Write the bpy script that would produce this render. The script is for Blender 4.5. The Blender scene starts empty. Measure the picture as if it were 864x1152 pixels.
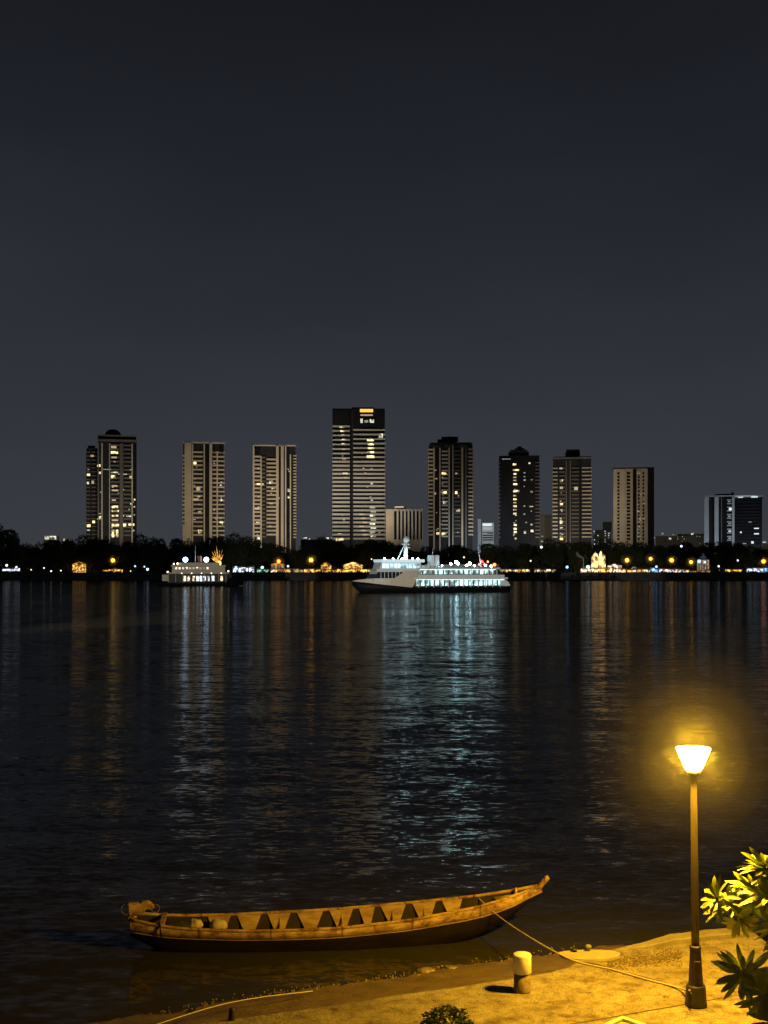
import bpy, bmesh, math, random
from mathutils import Vector, Matrix, noise as mnoise
R = math.radians
rnd = random.Random(7)
scn = bpy.context.scene
C = scn.collection

# ------------------------------------------------------------ camera
CAMZ, F, HOR, CX = 7.1, 1300.0, 640.0, 432.0
cam = bpy.data.cameras.new('camera'); camo = bpy.data.objects.new('camera', cam); C.objects.link(camo)
cam.sensor_fit = 'VERTICAL'; cam.sensor_height = 36; cam.sensor_width = 27
cam.lens = F / 1152 * 36
cam.shift_y = (576 - HOR) / 1152 * -1
cam.clip_end = 20000; cam.clip_start = 0.1
camo.location = (0, 0, CAMZ); camo.rotation_euler = (R(90), 0, 0)
scn.camera = camo

# ------------------------------------------------------------ night sky
world = bpy.data.worlds.new('World'); scn.world = world; world.use_nodes = True
nt = world.node_tree; nt.nodes.clear()
out = nt.nodes.new('ShaderNodeOutputWorld'); bg = nt.nodes.new('ShaderNodeBackground')
tc = nt.nodes.new('ShaderNodeTexCoord'); sep = nt.nodes.new('ShaderNodeSeparateXYZ')
rampw = nt.nodes.new('ShaderNodeValToRGB')
nt.links.new(tc.outputs['Generated'], sep.inputs[0])
nsz = nt.nodes.new('ShaderNodeTexNoise'); nsz.inputs['Scale'].default_value = 2.2; nsz.inputs['Detail'].default_value = 5
mpw = nt.nodes.new('ShaderNodeMapping'); mpw.inputs['Scale'].default_value = (1, 1, 3)
nt.links.new(tc.outputs['Generated'], mpw.inputs[0]); nt.links.new(mpw.outputs[0], nsz.inputs['Vector'])
ma = nt.nodes.new('ShaderNodeMath'); ma.operation = 'MULTIPLY_ADD'; ma.inputs[1].default_value = 0.20; ma.inputs[2].default_value = -0.10
nt.links.new(nsz.outputs['Fac'], ma.inputs[0])
ad = nt.nodes.new('ShaderNodeMath'); ad.operation = 'ADD'
nt.links.new(sep.outputs['Z'], ad.inputs[0]); nt.links.new(ma.outputs[0], ad.inputs[1])
nt.links.new(ad.outputs[0], rampw.inputs[0])
cr = rampw.color_ramp
cr.elements[0].position = 0.0; cr.elements[0].color = (0.041, 0.045, 0.053, 1)
cr.elements[1].position = 1.0; cr.elements[1].color = (0.0045, 0.005, 0.0068, 1)
for p, c in ((0.10, (0.035, 0.0395, 0.049)), (0.22, (0.024, 0.0275, 0.0358)), (0.34, (0.0145, 0.0165, 0.0222)), (0.46, (0.0092, 0.0103, 0.0145))):
    e = cr.elements.new(p); e.color = (*c, 1)
nt.links.new(rampw.outputs[0], bg.inputs[0]); bg.inputs[1].default_value = 1.0
nt.links.new(bg.outputs[0], out.inputs[0])
vs = scn.view_settings
vs.view_transform = 'Standard'; vs.look = 'None'; vs.gamma = 1; vs.exposure = 0.0; vs.use_curve_mapping = False
for nm_, tgt_, pos_, en_, sz_ in (('ferry_fill_spot', (15, 352, 5), (-70, 12, 14), 1900000, 11), ('ferry_fill_spot', (-75, 478, 6), (-75, 10, 14), 1500000, 6)):  # unseen spots added to brighten the two ferries
    ld = bpy.data.lights.new(nm_, 'SPOT'); ld.energy = en_; ld.color = (1, .92, .80); ld.spot_size = R(sz_); ld.spot_blend = 0.35; ld.shadow_soft_size = 0.5
    lo_ = bpy.data.objects.new(nm_, ld); C.objects.link(lo_); lo_.location = pos_; lo_.rotation_euler = (Vector(tgt_) - Vector(pos_)).to_track_quat('-Z', 'Y').to_euler()
LAMP_E = 1.0          # scales the quay lamp
FILL_E = 1.0         # scales the unseen fill spots added before the towers

# ------------------------------------------------------------ materials
MATS = {}
def newmat(name):
    m = bpy.data.materials.new(name); m.use_nodes = True
    n = m.node_tree.nodes; b = n['Principled BSDF']
    return m, n, m.node_tree.links, b
def mat(name, col, rough=0.7, var=0.25, scale=1.5, metal=0.0, bump=0.0, col2=None, bscale=None, stretch=(1, 1, 1), detail=6):
    if name in MATS: return MATS[name]
    m, n, l, b = newmat(name)
    tc = n.new('ShaderNodeTexCoord'); mp = n.new('ShaderNodeMapping'); mp.inputs['Scale'].default_value = stretch
    l.new(tc.outputs['Object'], mp.inputs[0])
    t = n.new('ShaderNodeTexNoise'); t.inputs['Scale'].default_value = scale; t.inputs['Detail'].default_value = detail
    t.inputs['Roughness'].default_value = 0.65
    l.new(mp.outputs[0], t.inputs['Vector'])
    r = n.new('ShaderNodeValToRGB'); l.new(t.outputs['Fac'], r.inputs[0])
    c2 = col2 or tuple(c * (1 - var) for c in col)
    c1 = col if col2 else tuple(min(1, c * (1 + var)) for c in col)
    r.color_ramp.elements[0].position = 0.32; r.color_ramp.elements[0].color = (*c2, 1)
    r.color_ramp.elements[1].position = 0.68; r.color_ramp.elements[1].color = (*c1, 1)
    l.new(r.outputs[0], b.inputs['Base Color'])
    b.inputs['Roughness'].default_value = rough; b.inputs['Metallic'].default_value = metal
    if bump:
        bp = n.new('ShaderNodeBump'); bp.inputs['Strength'].default_value = 1.0; bp.inputs['Distance'].default_value = bump
        t2 = n.new('ShaderNodeTexNoise'); t2.inputs['Scale'].default_value = bscale or scale * 4; t2.inputs['Detail'].default_value = 8
        l.new(mp.outputs[0], t2.inputs['Vector'])
        l.new(t2.outputs['Fac'], bp.inputs['Height']); l.new(bp.outputs[0], b.inputs['Normal'])
    MATS[name] = m; return m
def glow(name, col, strength, pattern=0.0, base=(0.4, 0.4, 0.4)):
    """a lit lamp, window, sign or ornament, or a roof emitting in place of lamplight; pattern > 0 breaks the light up as lit interiors do"""
    if name in MATS: return MATS[name]
    m, n, l, b = newmat(name)
    b.inputs['Base Color'].default_value = (*base, 1); b.inputs['Roughness'].default_value = 0.5
    b.inputs['Emission Color'].default_value = (*col, 1)
    b.inputs['Emission Strength'].default_value = strength
    if pattern:
        tc = n.new('ShaderNodeTexCoord'); t = n.new('ShaderNodeTexNoise'); t.inputs['Scale'].default_value = pattern
        t.inputs['Detail'].default_value = 3
        oi = n.new('ShaderNodeObjectInfo'); va = n.new('ShaderNodeVectorMath'); va.operation = 'ADD'
        l.new(tc.outputs['Object'], va.inputs[0]); l.new(oi.outputs['Location'], va.inputs[1])
        l.new(va.outputs[0], t.inputs['Vector'])
        r = n.new('ShaderNodeMapRange'); r.inputs['From Min'].default_value = 0.40; r.inputs['From Max'].default_value = 0.64
        r.inputs['To Min'].default_value = 0.03 * strength; r.inputs['To Max'].default_value = strength * 1.7
        l.new(t.outputs['Fac'], r.inputs[0]); l.new(r.outputs[0], b.inputs['Emission Strength'])
    MATS[name] = m; return m

conc_tan = mat('concrete_tan', (0.46, 0.38, 0.28), 0.85, 0.14, 0.08)
conc_grey = mat('concrete_grey', (0.42, 0.40, 0.36), 0.85, 0.14, 0.08)
conc_cool = mat('concrete_cool', (0.42, 0.45, 0.48), 0.85, 0.14, 0.08)
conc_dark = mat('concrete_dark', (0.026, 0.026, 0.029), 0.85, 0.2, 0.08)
conc_mid = mat('concrete_mid', (0.135, 0.125, 0.11), 0.85, 0.2, 0.08)
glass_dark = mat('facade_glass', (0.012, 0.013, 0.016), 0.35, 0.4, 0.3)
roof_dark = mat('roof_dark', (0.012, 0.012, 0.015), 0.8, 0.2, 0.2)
for m_ in (roof_dark, conc_dark, glass_dark, conc_mid): m_.node_tree.nodes['Principled BSDF'].inputs['Specular IOR Level'].default_value = 0.08
win_warm = glow('window_warm', (1.0, 0.76, 0.30), 1.35, .35)
win_dim = glow('window_dim', (1.0, 0.70, 0.35), 0.38)
win_pale = glow('window_pale', (0.95, 0.93, 0.70), 0.7, .35)
win_cool = glow('window_cool', (0.75, 0.9, 1.0), 0.9)
win_orange = glow('window_orange', (1.0, 0.42, 0.03), 1.6)
win_faint = glow('window_faint', (0.8, 0.85, 0.75), 0.22)
WM = dict(w=win_warm, d=win_dim, p=win_pale, c=win_cool, o=win_orange, f=win_faint)

# ------------------------------------------------------------ mesh helpers
def tag(o, label=None, cat=None, group=None, kind=None):
    if label: o['label'] = label
    if cat: o['category'] = cat
    if group: o['group'] = group
    if kind: o['kind'] = kind
    return o
def empty(name, loc=(0, 0, 0), rz=0.0):
    o = bpy.data.objects.new(name, None); C.objects.link(o)
    o.location = loc; o.rotation_euler = (0, 0, rz); o.empty_display_size = 0.3
    return o
class MB:
    def __init__(s): s.bm = bmesh.new()
    def box(s, a, b, m=None):
        x0, y0, z0 = a; x1, y1, z1 = b
        v = [s.bm.verts.new(p) for p in ((x0,y0,z0),(x1,y0,z0),(x1,y1,z0),(x0,y1,z0),(x0,y0,z1),(x1,y0,z1),(x1,y1,z1),(x0,y1,z1))]
        if m is not None:
            for q in v: q.co = m @ q.co
        for f in ((3,2,1,0),(4,5,6,7),(0,1,5,4),(1,2,6,5),(2,3,7,6),(3,0,4,7)): s.bm.faces.new([v[i] for i in f])
        return s
    def poly(s, pts, th=None):
        v = [s.bm.verts.new(p) for p in pts]; f = s.bm.faces.new(v)
        if th is not None:
            g = bmesh.ops.extrude_face_region(s.bm, geom=[f])
            for q in g['geom']:
                if isinstance(q, bmesh.types.BMVert): q.co += Vector(th)
        return s
    def lathe(s, prof, n=16, c=(0, 0, 0), smooth=True, sx=1, sy=1, rot=0.0, cap=True):
        rings = []
        for r, z in prof:
            rings.append([s.bm.verts.new((c[0] + sx * r * math.cos(rot + 2 * math.pi * i / n), c[1] + sy * r * math.sin(rot + 2 * math.pi * i / n), c[2] + z)) for i in range(n)])
        for a, b in zip(rings, rings[1:]):
            for i in range(n):
                f = s.bm.faces.new((a[i], a[(i + 1) % n], b[(i + 1) % n], b[i])); f.smooth = smooth
        if cap:
            s.bm.faces.new(rings[0][::-1]); s.bm.faces.new(rings[-1])
        return s
    def tube(s, pts, rad, n=8, cap=True):
        pts = [Vector(p) for p in pts]; rings = []
        rs = rad if isinstance(rad, (list, tuple)) else [rad] * len(pts)
        up = Vector((0, 0, 1))
        for i, p in enumerate(pts):
            d = (pts[min(i + 1, len(pts) - 1)] - pts[max(i - 1, 0)]).normalized()
            u = d.cross(up) if abs(d.dot(up)) < 0.95 else d.cross(Vector((1, 0, 0)))
            u.normalize(); w = u.cross(d).normalized()
            rings.append([s.bm.verts.new(p + (u * math.cos(2 * math.pi * k / n) + w * math.sin(2 * math.pi * k / n)) * rs[i]) for k in range(n)])
        for a, b in zip(rings, rings[1:]):
            for k in range(n):
                f = s.bm.faces.new((a[k], a[(k + 1) % n], b[(k + 1) % n], b[k])); f.smooth = True
        if cap:
            s.bm.faces.new(rings[0][::-1]); s.bm.faces.new(rings[-1])
        return s
    def grid(s, rows, smooth=True, closed=False):
        vs_ = [[s.bm.verts.new(p) for p in r] for r in rows]
        for a, b in zip(vs_, vs_[1:]):
            m = len(a)
            for k in range(m if closed else m - 1):
                f = s.bm.faces.new((a[k], a[(k + 1) % m], b[(k + 1) % m], b[k])); f.smooth = smooth
        return s
    def build(s, name, m, parent=None, loc=None, recalc=True, bevel=0):
        if recalc: bmesh.ops.recalc_face_normals(s.bm, faces=s.bm.faces[:])
        me = bpy.data.meshes.new(name); s.bm.to_mesh(me); s.bm.free()
        me.materials.append(m)
        o = bpy.data.objects.new(name, me); C.objects.link(o)
        if parent: o.parent = parent
        if loc: o.location = loc
        if bevel:
            bv = o.modifiers.new('bevel', 'BEVEL'); bv.width = bevel; bv.segments = 2; bv.limit_method = 'ANGLE'; bv.angle_limit = R(40)
        return o
def P(px, py, Y): return Vector(((px - CX) / F * Y, Y, CAMZ - (py - HOR) / F * Y))
def G(px, py, z=0.0):
    Y = (CAMZ - z) * F / (py - HOR); return Vector(((px - CX) / F * Y, Y, z))
def copy_tree(o, parent=None):
    c = o.copy(); C.objects.link(c); c.parent = parent
    for ch in [k for k in bpy.data.objects if k.parent == o]: copy_tree(ch, c)
    return c
def lerp_tab(tab, t):
    for (a, va), (b, vb) in zip(tab, tab[1:]):
        if t <= b:
            k = (t - a) / (b - a); k = max(0, k)
            return va + (vb - va) * k
    return tab[-1][1]

# ============================================================ SETTING
# ---- river
wm, n, l, b = newmat('river_water')
geo = n.new('ShaderNodeNewGeometry')
def slope(scale, stretch, det, off):
    mp = n.new('ShaderNodeMapping'); mp.inputs['Scale'].default_value = stretch; mp.inputs['Location'].default_value = off
    l.new(geo.outputs['Position'], mp.inputs[0])
    t = n.new('ShaderNodeTexNoise'); t.inputs['Scale'].default_value = scale; t.inputs['Detail'].default_value = det; t.inputs['Roughness'].default_value = 0.6
    t.inputs['Distortion'].default_value = 0.3
    l.new(mp.outputs[0], t.inputs['Vector'])
    s = n.new('ShaderNodeVectorMath'); s.operation = 'SUBTRACT'; s.inputs[1].default_value = (0.5, 0.5, 0.5)
    l.new(t.outputs['Color'], s.inputs[0]); return s.outputs[0]
def scl(v, x, y):
    s = n.new('ShaderNodeVectorMath'); s.operation = 'MULTIPLY'; s.inputs[1].default_value = (x, y, 0); l.new(v, s.inputs[0]); return s.outputs[0]
def vadd(a_, b_):
    s = n.new('ShaderNodeVectorMath'); s.operation = 'ADD'; l.new(a_, s.inputs[0]); l.new(b_, s.inputs[1]); return s.outputs[0]
s1 = scl(slope(1.1, (0.35, 1.0, 1), 4, (0, 0, 0)), 0.10, 0.42)
s2 = scl(slope(6.5, (0.42, 1.0, 1), 5, (31, 7, 0)), 0.28, 0.66)
s3 = scl(slope(0.10, (0.3, 1.0, 1), 2, (3, 17, 0)), 0.015, 0.10)
sm = vadd(vadd(s1, s2), s3)
# calm and ruffled patches drift across the river
mp = n.new('ShaderNodeMapping'); mp.inputs['Scale'].default_value = (0.008, 0.045, 1); l.new(geo.outputs['Position'], mp.inputs[0])
pt = n.new('ShaderNodeTexNoise'); pt.inputs['Scale'].default_value = 1.0; pt.inputs['Detail'].default_value = 4; l.new(mp.outputs[0], pt.inputs['Vector'])
pr = n.new('ShaderNodeMapRange'); pr.inputs['From Min'].default_value = 0.35; pr.inputs['From Max'].default_value = 0.65
pr.inputs['To Min'].default_value = 0.6; pr.inputs['To Max'].default_value = 1.25; l.new(pt.outputs['Fac'], pr.inputs[0])
sc_ = n.new('ShaderNodeVectorMath'); sc_.operation = 'SCALE'; l.new(sm, sc_.inputs[0]); l.new(pr.outputs[0], sc_.inputs['Scale'])
up = n.new('ShaderNodeVectorMath'); up.operation = 'ADD'; up.inputs[1].default_value = (0, 0, 1); l.new(sc_.outputs[0], up.inputs[0])
nm = n.new('ShaderNodeVectorMath'); nm.operation = 'NORMALIZE'; l.new(up.outputs[0], nm.inputs[0])
# waves hide each other at grazing angles, so the mirror term stays well below a still pool's
n.remove(b); b = n.new('ShaderNodeBsdfPrincipled')
df = n.new('ShaderNodeBsdfDiffuse'); df.inputs['Color'].default_value = (0.034, 0.032, 0.022, 1)
gl = n.new('ShaderNodeBsdfGlossy'); gl.inputs['Roughness'].default_value = 0.09; gl.inputs['Color'].default_value = (1, 1, 1, 1); l.new(nm.outputs[0], gl.inputs['Normal'])
fz = n.new('ShaderNodeFresnel'); fz.inputs['IOR'].default_value = 1.33; l.new(nm.outputs[0], fz.inputs['Normal'])
cap = n.new('ShaderNodeMath'); cap.operation = 'MINIMUM'; cap.inputs[1].default_value = 0.23; l.new(fz.outputs[0], cap.inputs[0])
mxs = n.new('ShaderNodeMixShader'); l.new(cap.outputs[0], mxs.inputs[0]); l.new(df.outputs[0], mxs.inputs[1]); l.new(gl.outputs[0], mxs.inputs[2]); l.new(mxs.outputs[0], n['Material Output'].inputs[0])
b.inputs['Roughness'].default_value = 0.09; b.inputs['IOR'].default_value = 1.33
g = MB(); g.poly([(-4000, -300, 0), (4000, -300, 0), (4000, 711.5, 0), (-4000, 711.5, 0)])
tag(g.build('river_water', wm), kind='structure')

# ---- far bank ground
g = MB(); g.box((-4000, 712.5, -3), (4000, 9000, 4.2))
tag(g.build('far_bank_ground', mat('bank_soil', (0.07, 0.065, 0.05), 0.95, 0.3, 0.05)), kind='structure')
g = MB(); g.box((-4000, 711.4, -3), (4000, 712.5, 4.6)); g.box((-4000, 711.2, 4.6), (4000, 712.7, 4.85))
tag(g.build('embankment_wall', mat('embankment', (0.10, 0.10, 0.095), 0.9, 0.3, 0.2)), 'long dark embankment wall along the waterline of the far shore', 'wall')

# ---- near quay: pavement slab, mud bank
E1 = [(-420, 1215), (-200, 1200), (0, 1181), (120, 1166), (190, 1156), (264, 1146), (330, 1137), (400, 1127), (440, 1120), (515, 1110), (560, 1103), (610, 1095), (640, 1088), (655, 1078), (680, 1070.5), (720, 1063.5), (760, 1056), (796, 1051.5), (864, 1046), (960, 1038), (1100, 1026), (1400, 1005)]
ZS = 0.6
edge = [G(px, py, ZS) for px, py in E1]
fine = []
for a, c in zip(edge, edge[1:]):
    for k in range(6):
        p = a.lerp(c, k / 6); w = 0.015 * mnoise.noise(p * 2.3) + 0.012 * mnoise.noise(p * 9)
        fine.append(Vector((p.x, p.y + w, ZS)))
fine.append(edge[-1])
# pavement material: worn yellowish concrete with stains, grit, pebbly patch
pm, n, l, b = newmat('quay_concrete')
geo = n.new('ShaderNodeNewGeometry')
def tex(scale, det=6, rough=0.6, st=(1, 1, 1)):
    mp = n.new('ShaderNodeMapping'); mp.inputs['Scale'].default_value = st; l.new(geo.outputs['Position'], mp.inputs[0])
    t = n.new('ShaderNodeTexNoise'); t.inputs['Scale'].default_value = scale; t.inputs['Detail'].default_value = det; t.inputs['Roughness'].default_value = rough
    l.new(mp.outputs[0], t.inputs['Vector']); return t.outputs['Fac']
def ramp(src, stops):
    r = n.new('ShaderNodeValToRGB'); l.new(src, r.inputs[0]); e = r.color_ramp.elements
    e[0].position, e[0].color = stops[0][0], (*stops[0][1], 1); e[1].position, e[1].color = stops[-1][0], (*stops[-1][1], 1)
    for p_, c_ in stops[1:-1]:
        q = e.new(p_); q.color = (*c_, 1)
    return r.outputs[0]
def mul(a_, b_, f=1.0):
    mx = n.new('ShaderNodeMix'); mx.data_type = 'RGBA'; mx.blend_type = 'MULTIPLY'; mx.inputs['Factor'].default_value = f
    l.new(a_, mx.inputs['A']); l.new(b_, mx.inputs['B']); return mx.outputs['Result']
base = ramp(tex(0.8, 8), [(0.3, (0.25, 0.205, 0.14)), (0.5, (0.35, 0.30, 0.21)), (0.7, (0.42, 0.37, 0.27))])
mott = ramp(tex(6, 8, 0.7), [(0.32, (0.42, 0.36, 0.30)), (0.5, (0.9, 0.9, 0.88)), (0.7, (1.12, 1.12, 1.1))])
grit = ramp(tex(45, 4, 0.7), [(0.38, (0.42, 0.40, 0.36)), (0.55, (1, 1, 1)), (0.72, (1.15, 1.15, 1.15))])
stain = ramp(tex(1.7, 5, 0.55, (1, 1.6, 1)), [(0.36, (0.55, 0.45, 0.36)), (0.46, (1, 1, 1)), (1, (1, 1, 1))])
vo = n.new('ShaderNodeTexVoronoi'); vo.feature = 'DISTANCE_TO_EDGE'; vo.inputs['Scale'].default_value = 0.42
wv = n.new('ShaderNodeTexNoise'); wv.inputs['Scale'].default_value = 2.5; wv.inputs['Detail'].default_value = 7; l.new(geo.outputs['Position'], wv.inputs['Vector'])
wa = n.new('ShaderNodeVectorMath'); wa.operation = 'MULTIPLY_ADD'; wa.inputs[1].default_value = (.55, .55, 0); l.new(wv.outputs['Color'], wa.inputs[0]); l.new(geo.outputs['Position'], wa.inputs[2]); l.new(wa.outputs[0], vo.inputs['Vector'])
crk = ramp(vo.outputs['Distance'], [(0, (.28, .24, .2)), (.004, (.4, .35, .3)), (.010, (1, 1, 1)), (1, (1, 1, 1))])
blot = ramp(tex(3.2, 8, .75), [(.30, (.42, .33, .24)), (.42, (.85, .8, .75)), (.52, (1, 1, 1)), (1, (1.05, 1.05, 1.05))])
l.new(mul(mul(mul(mul(mul(base, mott), grit), stain, 0.8), crk, .30), blot, .8), b.inputs['Base Color'])
b.inputs['Roughness'].default_value = 0.9
hsum = n.new('ShaderNodeMath'); hsum.operation = 'MULTIPLY_ADD'; hsum.inputs[1].default_value = 0.35
l.new(tex(40, 6, 0.7), hsum.inputs[0]); l.new(tex(5, 6, 0.6), hsum.inputs[2])
bp = n.new('ShaderNodeBump'); bp.inputs['Distance'].default_value = 0.035; bp.inputs['Strength'].default_value = 0.9
l.new(hsum.outputs[0], bp.inputs['Height']); l.new(bp.outputs[0], b.inputs['Normal'])
g = MB()
top = [p for p in fine]
rows = [[Vector((p.x, p.y, -0.6)), Vector((p.x, p.y, ZS - 0.02)), Vector((p.x, p.y - 0.02, ZS)), Vector((p.x, -200, ZS))] for p in top]
g.grid(rows, smooth=False)
tag(g.build('quay_pavement', pm), kind='structure')
# mud bank between pavement and water
mudm = mat('wet_mud', (0.16, 0.115, 0.055), 0.55, 0.35, 2.5, bump=0.02, bscale=14)
E0 = [(-420, 1205), (-200, 1185), (0, 1163), (130, 1147), (186, 1140), (255, 1127), (330, 1115), (400, 1107), (446, 1099.5), (512, 1089), (566, 1081), (620, 1073), (655, 1068), (700, 1061)]
w0 = [G(px, py, 0.0) for px, py in E0]
rows = []
def edge_at(x):
    for a, c in zip(fine, fine[1:]):
        if a.x <= x <= c.x: return a.y + (c.y - a.y) * (x - a.x) / max(1e-6, c.x - a.x)
    return fine[0].y if x < fine[0].x else fine[-1].y
N = 160
for i in range(N + 1):
    x = w0[0].x + (w0[-1].x - w0[0].x) * i / N
    yw = w0[0].y
    for a, c in zip(w0, w0[1:]):
        if a.x <= x <= c.x: yw = a.y + (c.y - a.y) * (x - a.x) / (c.x - a.x)
    ye = edge_at(x); r = []
    for k in range(22):
        t = k / 14
        y = ye - 0.05 + (yw - ye + 0.05) * t
        z = 0.40 * max(0, 1 - t) ** 1.15 if t < 1 else -0.28 * (t - 1)
        z += 0.030 * mnoise.noise(Vector((x * 1.2, y * 2.2, 0))) * (1 if 0.1 < t else 0.3) + 0.012 * mnoise.noise(Vector((x * 6, y * 7, 3)))
        r.append((x, y, z))
    rows.append(r)
g = MB(); g.grid(rows)
tag(g.build('mud_bank', mudm), kind='structure')
# raised kerb along the right-hand quay edge
g = MB(); ks = [p for p in fine if p.x > G(684, 1071, ZS).x and p.x < 30]
prof = [(-0.30, -0.05), (-0.30, 0.07), (-0.27, 0.095), (-0.01, 0.095), (0.03, 0.06), (0.03, -0.7)]
rows = []
for i, p in enumerate(ks):
    j = 0.012 * mnoise.noise(p * 3.1)
    kf = min(1, i / 10)
    rows.append([(p.x, p.y + dy * (.3 + .7 * kf) + j, ZS + (dz * kf if dz > 0 else dz) + j * 0.5) for dy, dz in prof])
g.grid(rows, smooth=False)
kerb_m = mat('kerb_concrete', (0.22, 0.19, 0.13), 0.85, 0.3, 3, bump=0.01, bscale=25)  # darker colour stands in for shade on the kerb's slope
tag(g.build('kerb', kerb_m), kind='structure')
# pavement joints (thin sunken seams filled with dirt)
seam_m = mat('joint_dirt', (0.05, 0.04, 0.03), 0.95, 0.3, 5)
def strip(pts, w, z, m, name):
    g = MB(); rows = []
    pp = []
    for a, c in zip(pts, pts[1:]):
        for k in range(8): pp.append(a.lerp(c, k / 8))
    pp.append(pts[-1])
    for p in pp:
        j = 0.012 * mnoise.noise(p * 4)
        ww = w * (0.7 + 0.8 * abs(mnoise.noise(p * 7)))
        rows.append([(p.x, p.y - ww / 2 + j, z), (p.x, p.y + ww / 2 + j, z)])
    g.grid(rows, smooth=False)
    return tag(g.build(name, m), kind='structure')
strip([G(640, 1153, ZS), G(772, 1130, ZS), G(864, 1114, ZS), G(960, 1098, ZS)], 0.035, ZS + 0.004, seam_m, 'pavement_joint')
# gritty pebbled patch beside the kerb
g = MB()
for i in range(900):
    u = rnd.gauss(0, 1); px = 725 + 42 * rnd.uniform(-1, 1); py = 1080 + (728 - px) * 0.13 + rnd.gauss(0, 4.2)
    p = G(px, py, ZS); r = rnd.uniform(0.006, 0.017)
    a = rnd.uniform(0, 6.28)
    g.lathe([(r * 0.6, 0), (r, r * 0.35), (r * 0.5, r * 0.8)], 6, (p.x, p.y, ZS), sx=rnd.uniform(0.7, 1.4), rot=a)
tag(g.build('gravel_patch', mat('gravel', (0.13, 0.09, 0.06), 0.9, 0.6, 12)), kind='stuff')
# stones and foam bits along the water's edge
g = MB()
for i in range(260):
    k = rnd.uniform(0, 1) ** 0.8
    px = 150 + 500 * k; yy = lerp_tab([(a[0], a[1]) for a in E0], px) + rnd.gauss(-1, 2.2)
    p = G(px, yy, 0.0); r = rnd.uniform(0.004, 0.012)
    g.lathe([(r * 0.7, -0.02), (r, r * 0.3), (r * 0.4, r * 0.9)], 6, (p.x, p.y, 0.012), sx=rnd.uniform(0.8, 2.2), rot=rnd.uniform(0, 6))
tag(g.build('shingle_edge', mat('wet_shingle', (0.30, 0.24, 0.15), 0.25, 0.6, 12)), kind='stuff')
wet = mat('wet_stone', (0.24, 0.19, 0.12), 0.25, 0.4, 6, bump=0.01)
for px, py, r, lab in ((479, 1093, 0.11, 'flat wet stone at the waterline between the boat and the bollard, left of the other'),
                       (508, 1090, 0.075, 'smaller wet stone at the waterline, just right of the flat one')):
    p = G(px, py, 0.0); g = MB()
    bm_ = g.bm; bmesh.ops.create_icosphere(bm_, subdivisions=3, radius=1.0)
    for v in bm_.verts:
        v.co *= 1 + 0.25 * mnoise.noise(v.co * 1.7 + Vector((px, 0, 0)))
        v.co = Vector((v.co.x * r * 1.5, v.co.y * r, v.co.z * r * 0.45))
    for f in bm_.faces: f.smooth = True
    tag(g.build('shore_stone', wet, loc=(p.x, p.y, 0.02)), lab, 'stone', 'stones at the waterline')

# ============================================================ QUAY OBJECTS
iron = mat('cast_iron_brown', (0.028, 0.023, 0.016), 0.5, 0.3, 6, bump=0.003, bscale=40)
pole_m = mat('pole_paint', (0.065, 0.05, 0.03), 0.42, 0.25, 5, stretch=(1, 1, 0.3))
head_glow, n, l, b = newmat('lamp_glass_lit')
b.inputs['Base Color'].default_value = (0.8, 0.8, 0.8, 1)
b.inputs['Emission Color'].default_value = (1.0, 0.53, 0.028, 1); b.inputs['Emission Strength'].default_value = 1750 * LAMP_E
lp = G(783, 1131, ZS)
lamp = empty('street_lamp', (lp.x, lp.y, ZS)); lamp.scale = (.94, .94, .98); lamp.rotation_euler = (0, -.0104, 0); tag(lamp, 'glowing yellow street lamp with a flared head and stepped base on the quay', 'street lamp')
HS = lp.y / F   # metres per photo pixel at the lamp
g = MB(); g.lathe([(0.00, 0), (0.165, 0), (0.175, 0.015), (0.168, 0.04), (0.152, 0.29), (0.142, 0.315), (0.10, 0.325)], 24, cap=False)
g.build('base_plinth', iron, lamp)
g = MB(); g.lathe([(0.122, 0.32), (0.118, 0.35), (0.086, 0.86), (0.094, 0.87), (0.094, 0.90), (0.066, 0.915)], 10, smooth=False, cap=False)
g.build('base_sleeve', iron, lamp)
g = MB(); g.box((-0.045, -0.125, 0.45), (0.045, -0.09, 0.70)); g.build('access_door', mat('door_rust', (0.05, 0.03, 0.015), 0.7, 0.5, 14), lamp, bevel=0.006)
g = MB(); g.lathe([(0.066, 0.90), (0.064, 1.2), (0.050, 3.46), (0.045, 3.47)], 12, smooth=True)
g.build('pole', pole_m, lamp)
g = MB(); g.lathe([(0.045, 3.46), (0.062, 3.48), (0.062, 3.50), (0.10, 3.515), (0.112, 3.53), (0.112, 3.565), (0.09, 3.57)], 16)
g.build('collar', iron, lamp)
for k in range(4):
    a = R(45 + 90 * k); g = MB(); g.tube([(.131 * math.cos(a), .131 * math.sin(a), 3.60), (.266 * math.cos(a), .266 * math.sin(a), 3.90)], .005, 5); g.build('frame_bar', iron, lamp)
g = MB(); g.lathe([(0.10, 3.572), (0.128, 3.60), (0.262, 3.90)], 20, cap=True)
hd = g.build('lamp_glass', head_glow, lamp)
g = MB(); g.tube([(.264 * math.cos(a), .264 * math.sin(a), 3.902) for a in [i * math.tau / 24 for i in range(25)]], .006, 6)
g.build('lamp_rim', mat('lamp_cap', (0.75, 0.74, 0.7), 0.5, 0.1, 3), lamp)

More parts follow.
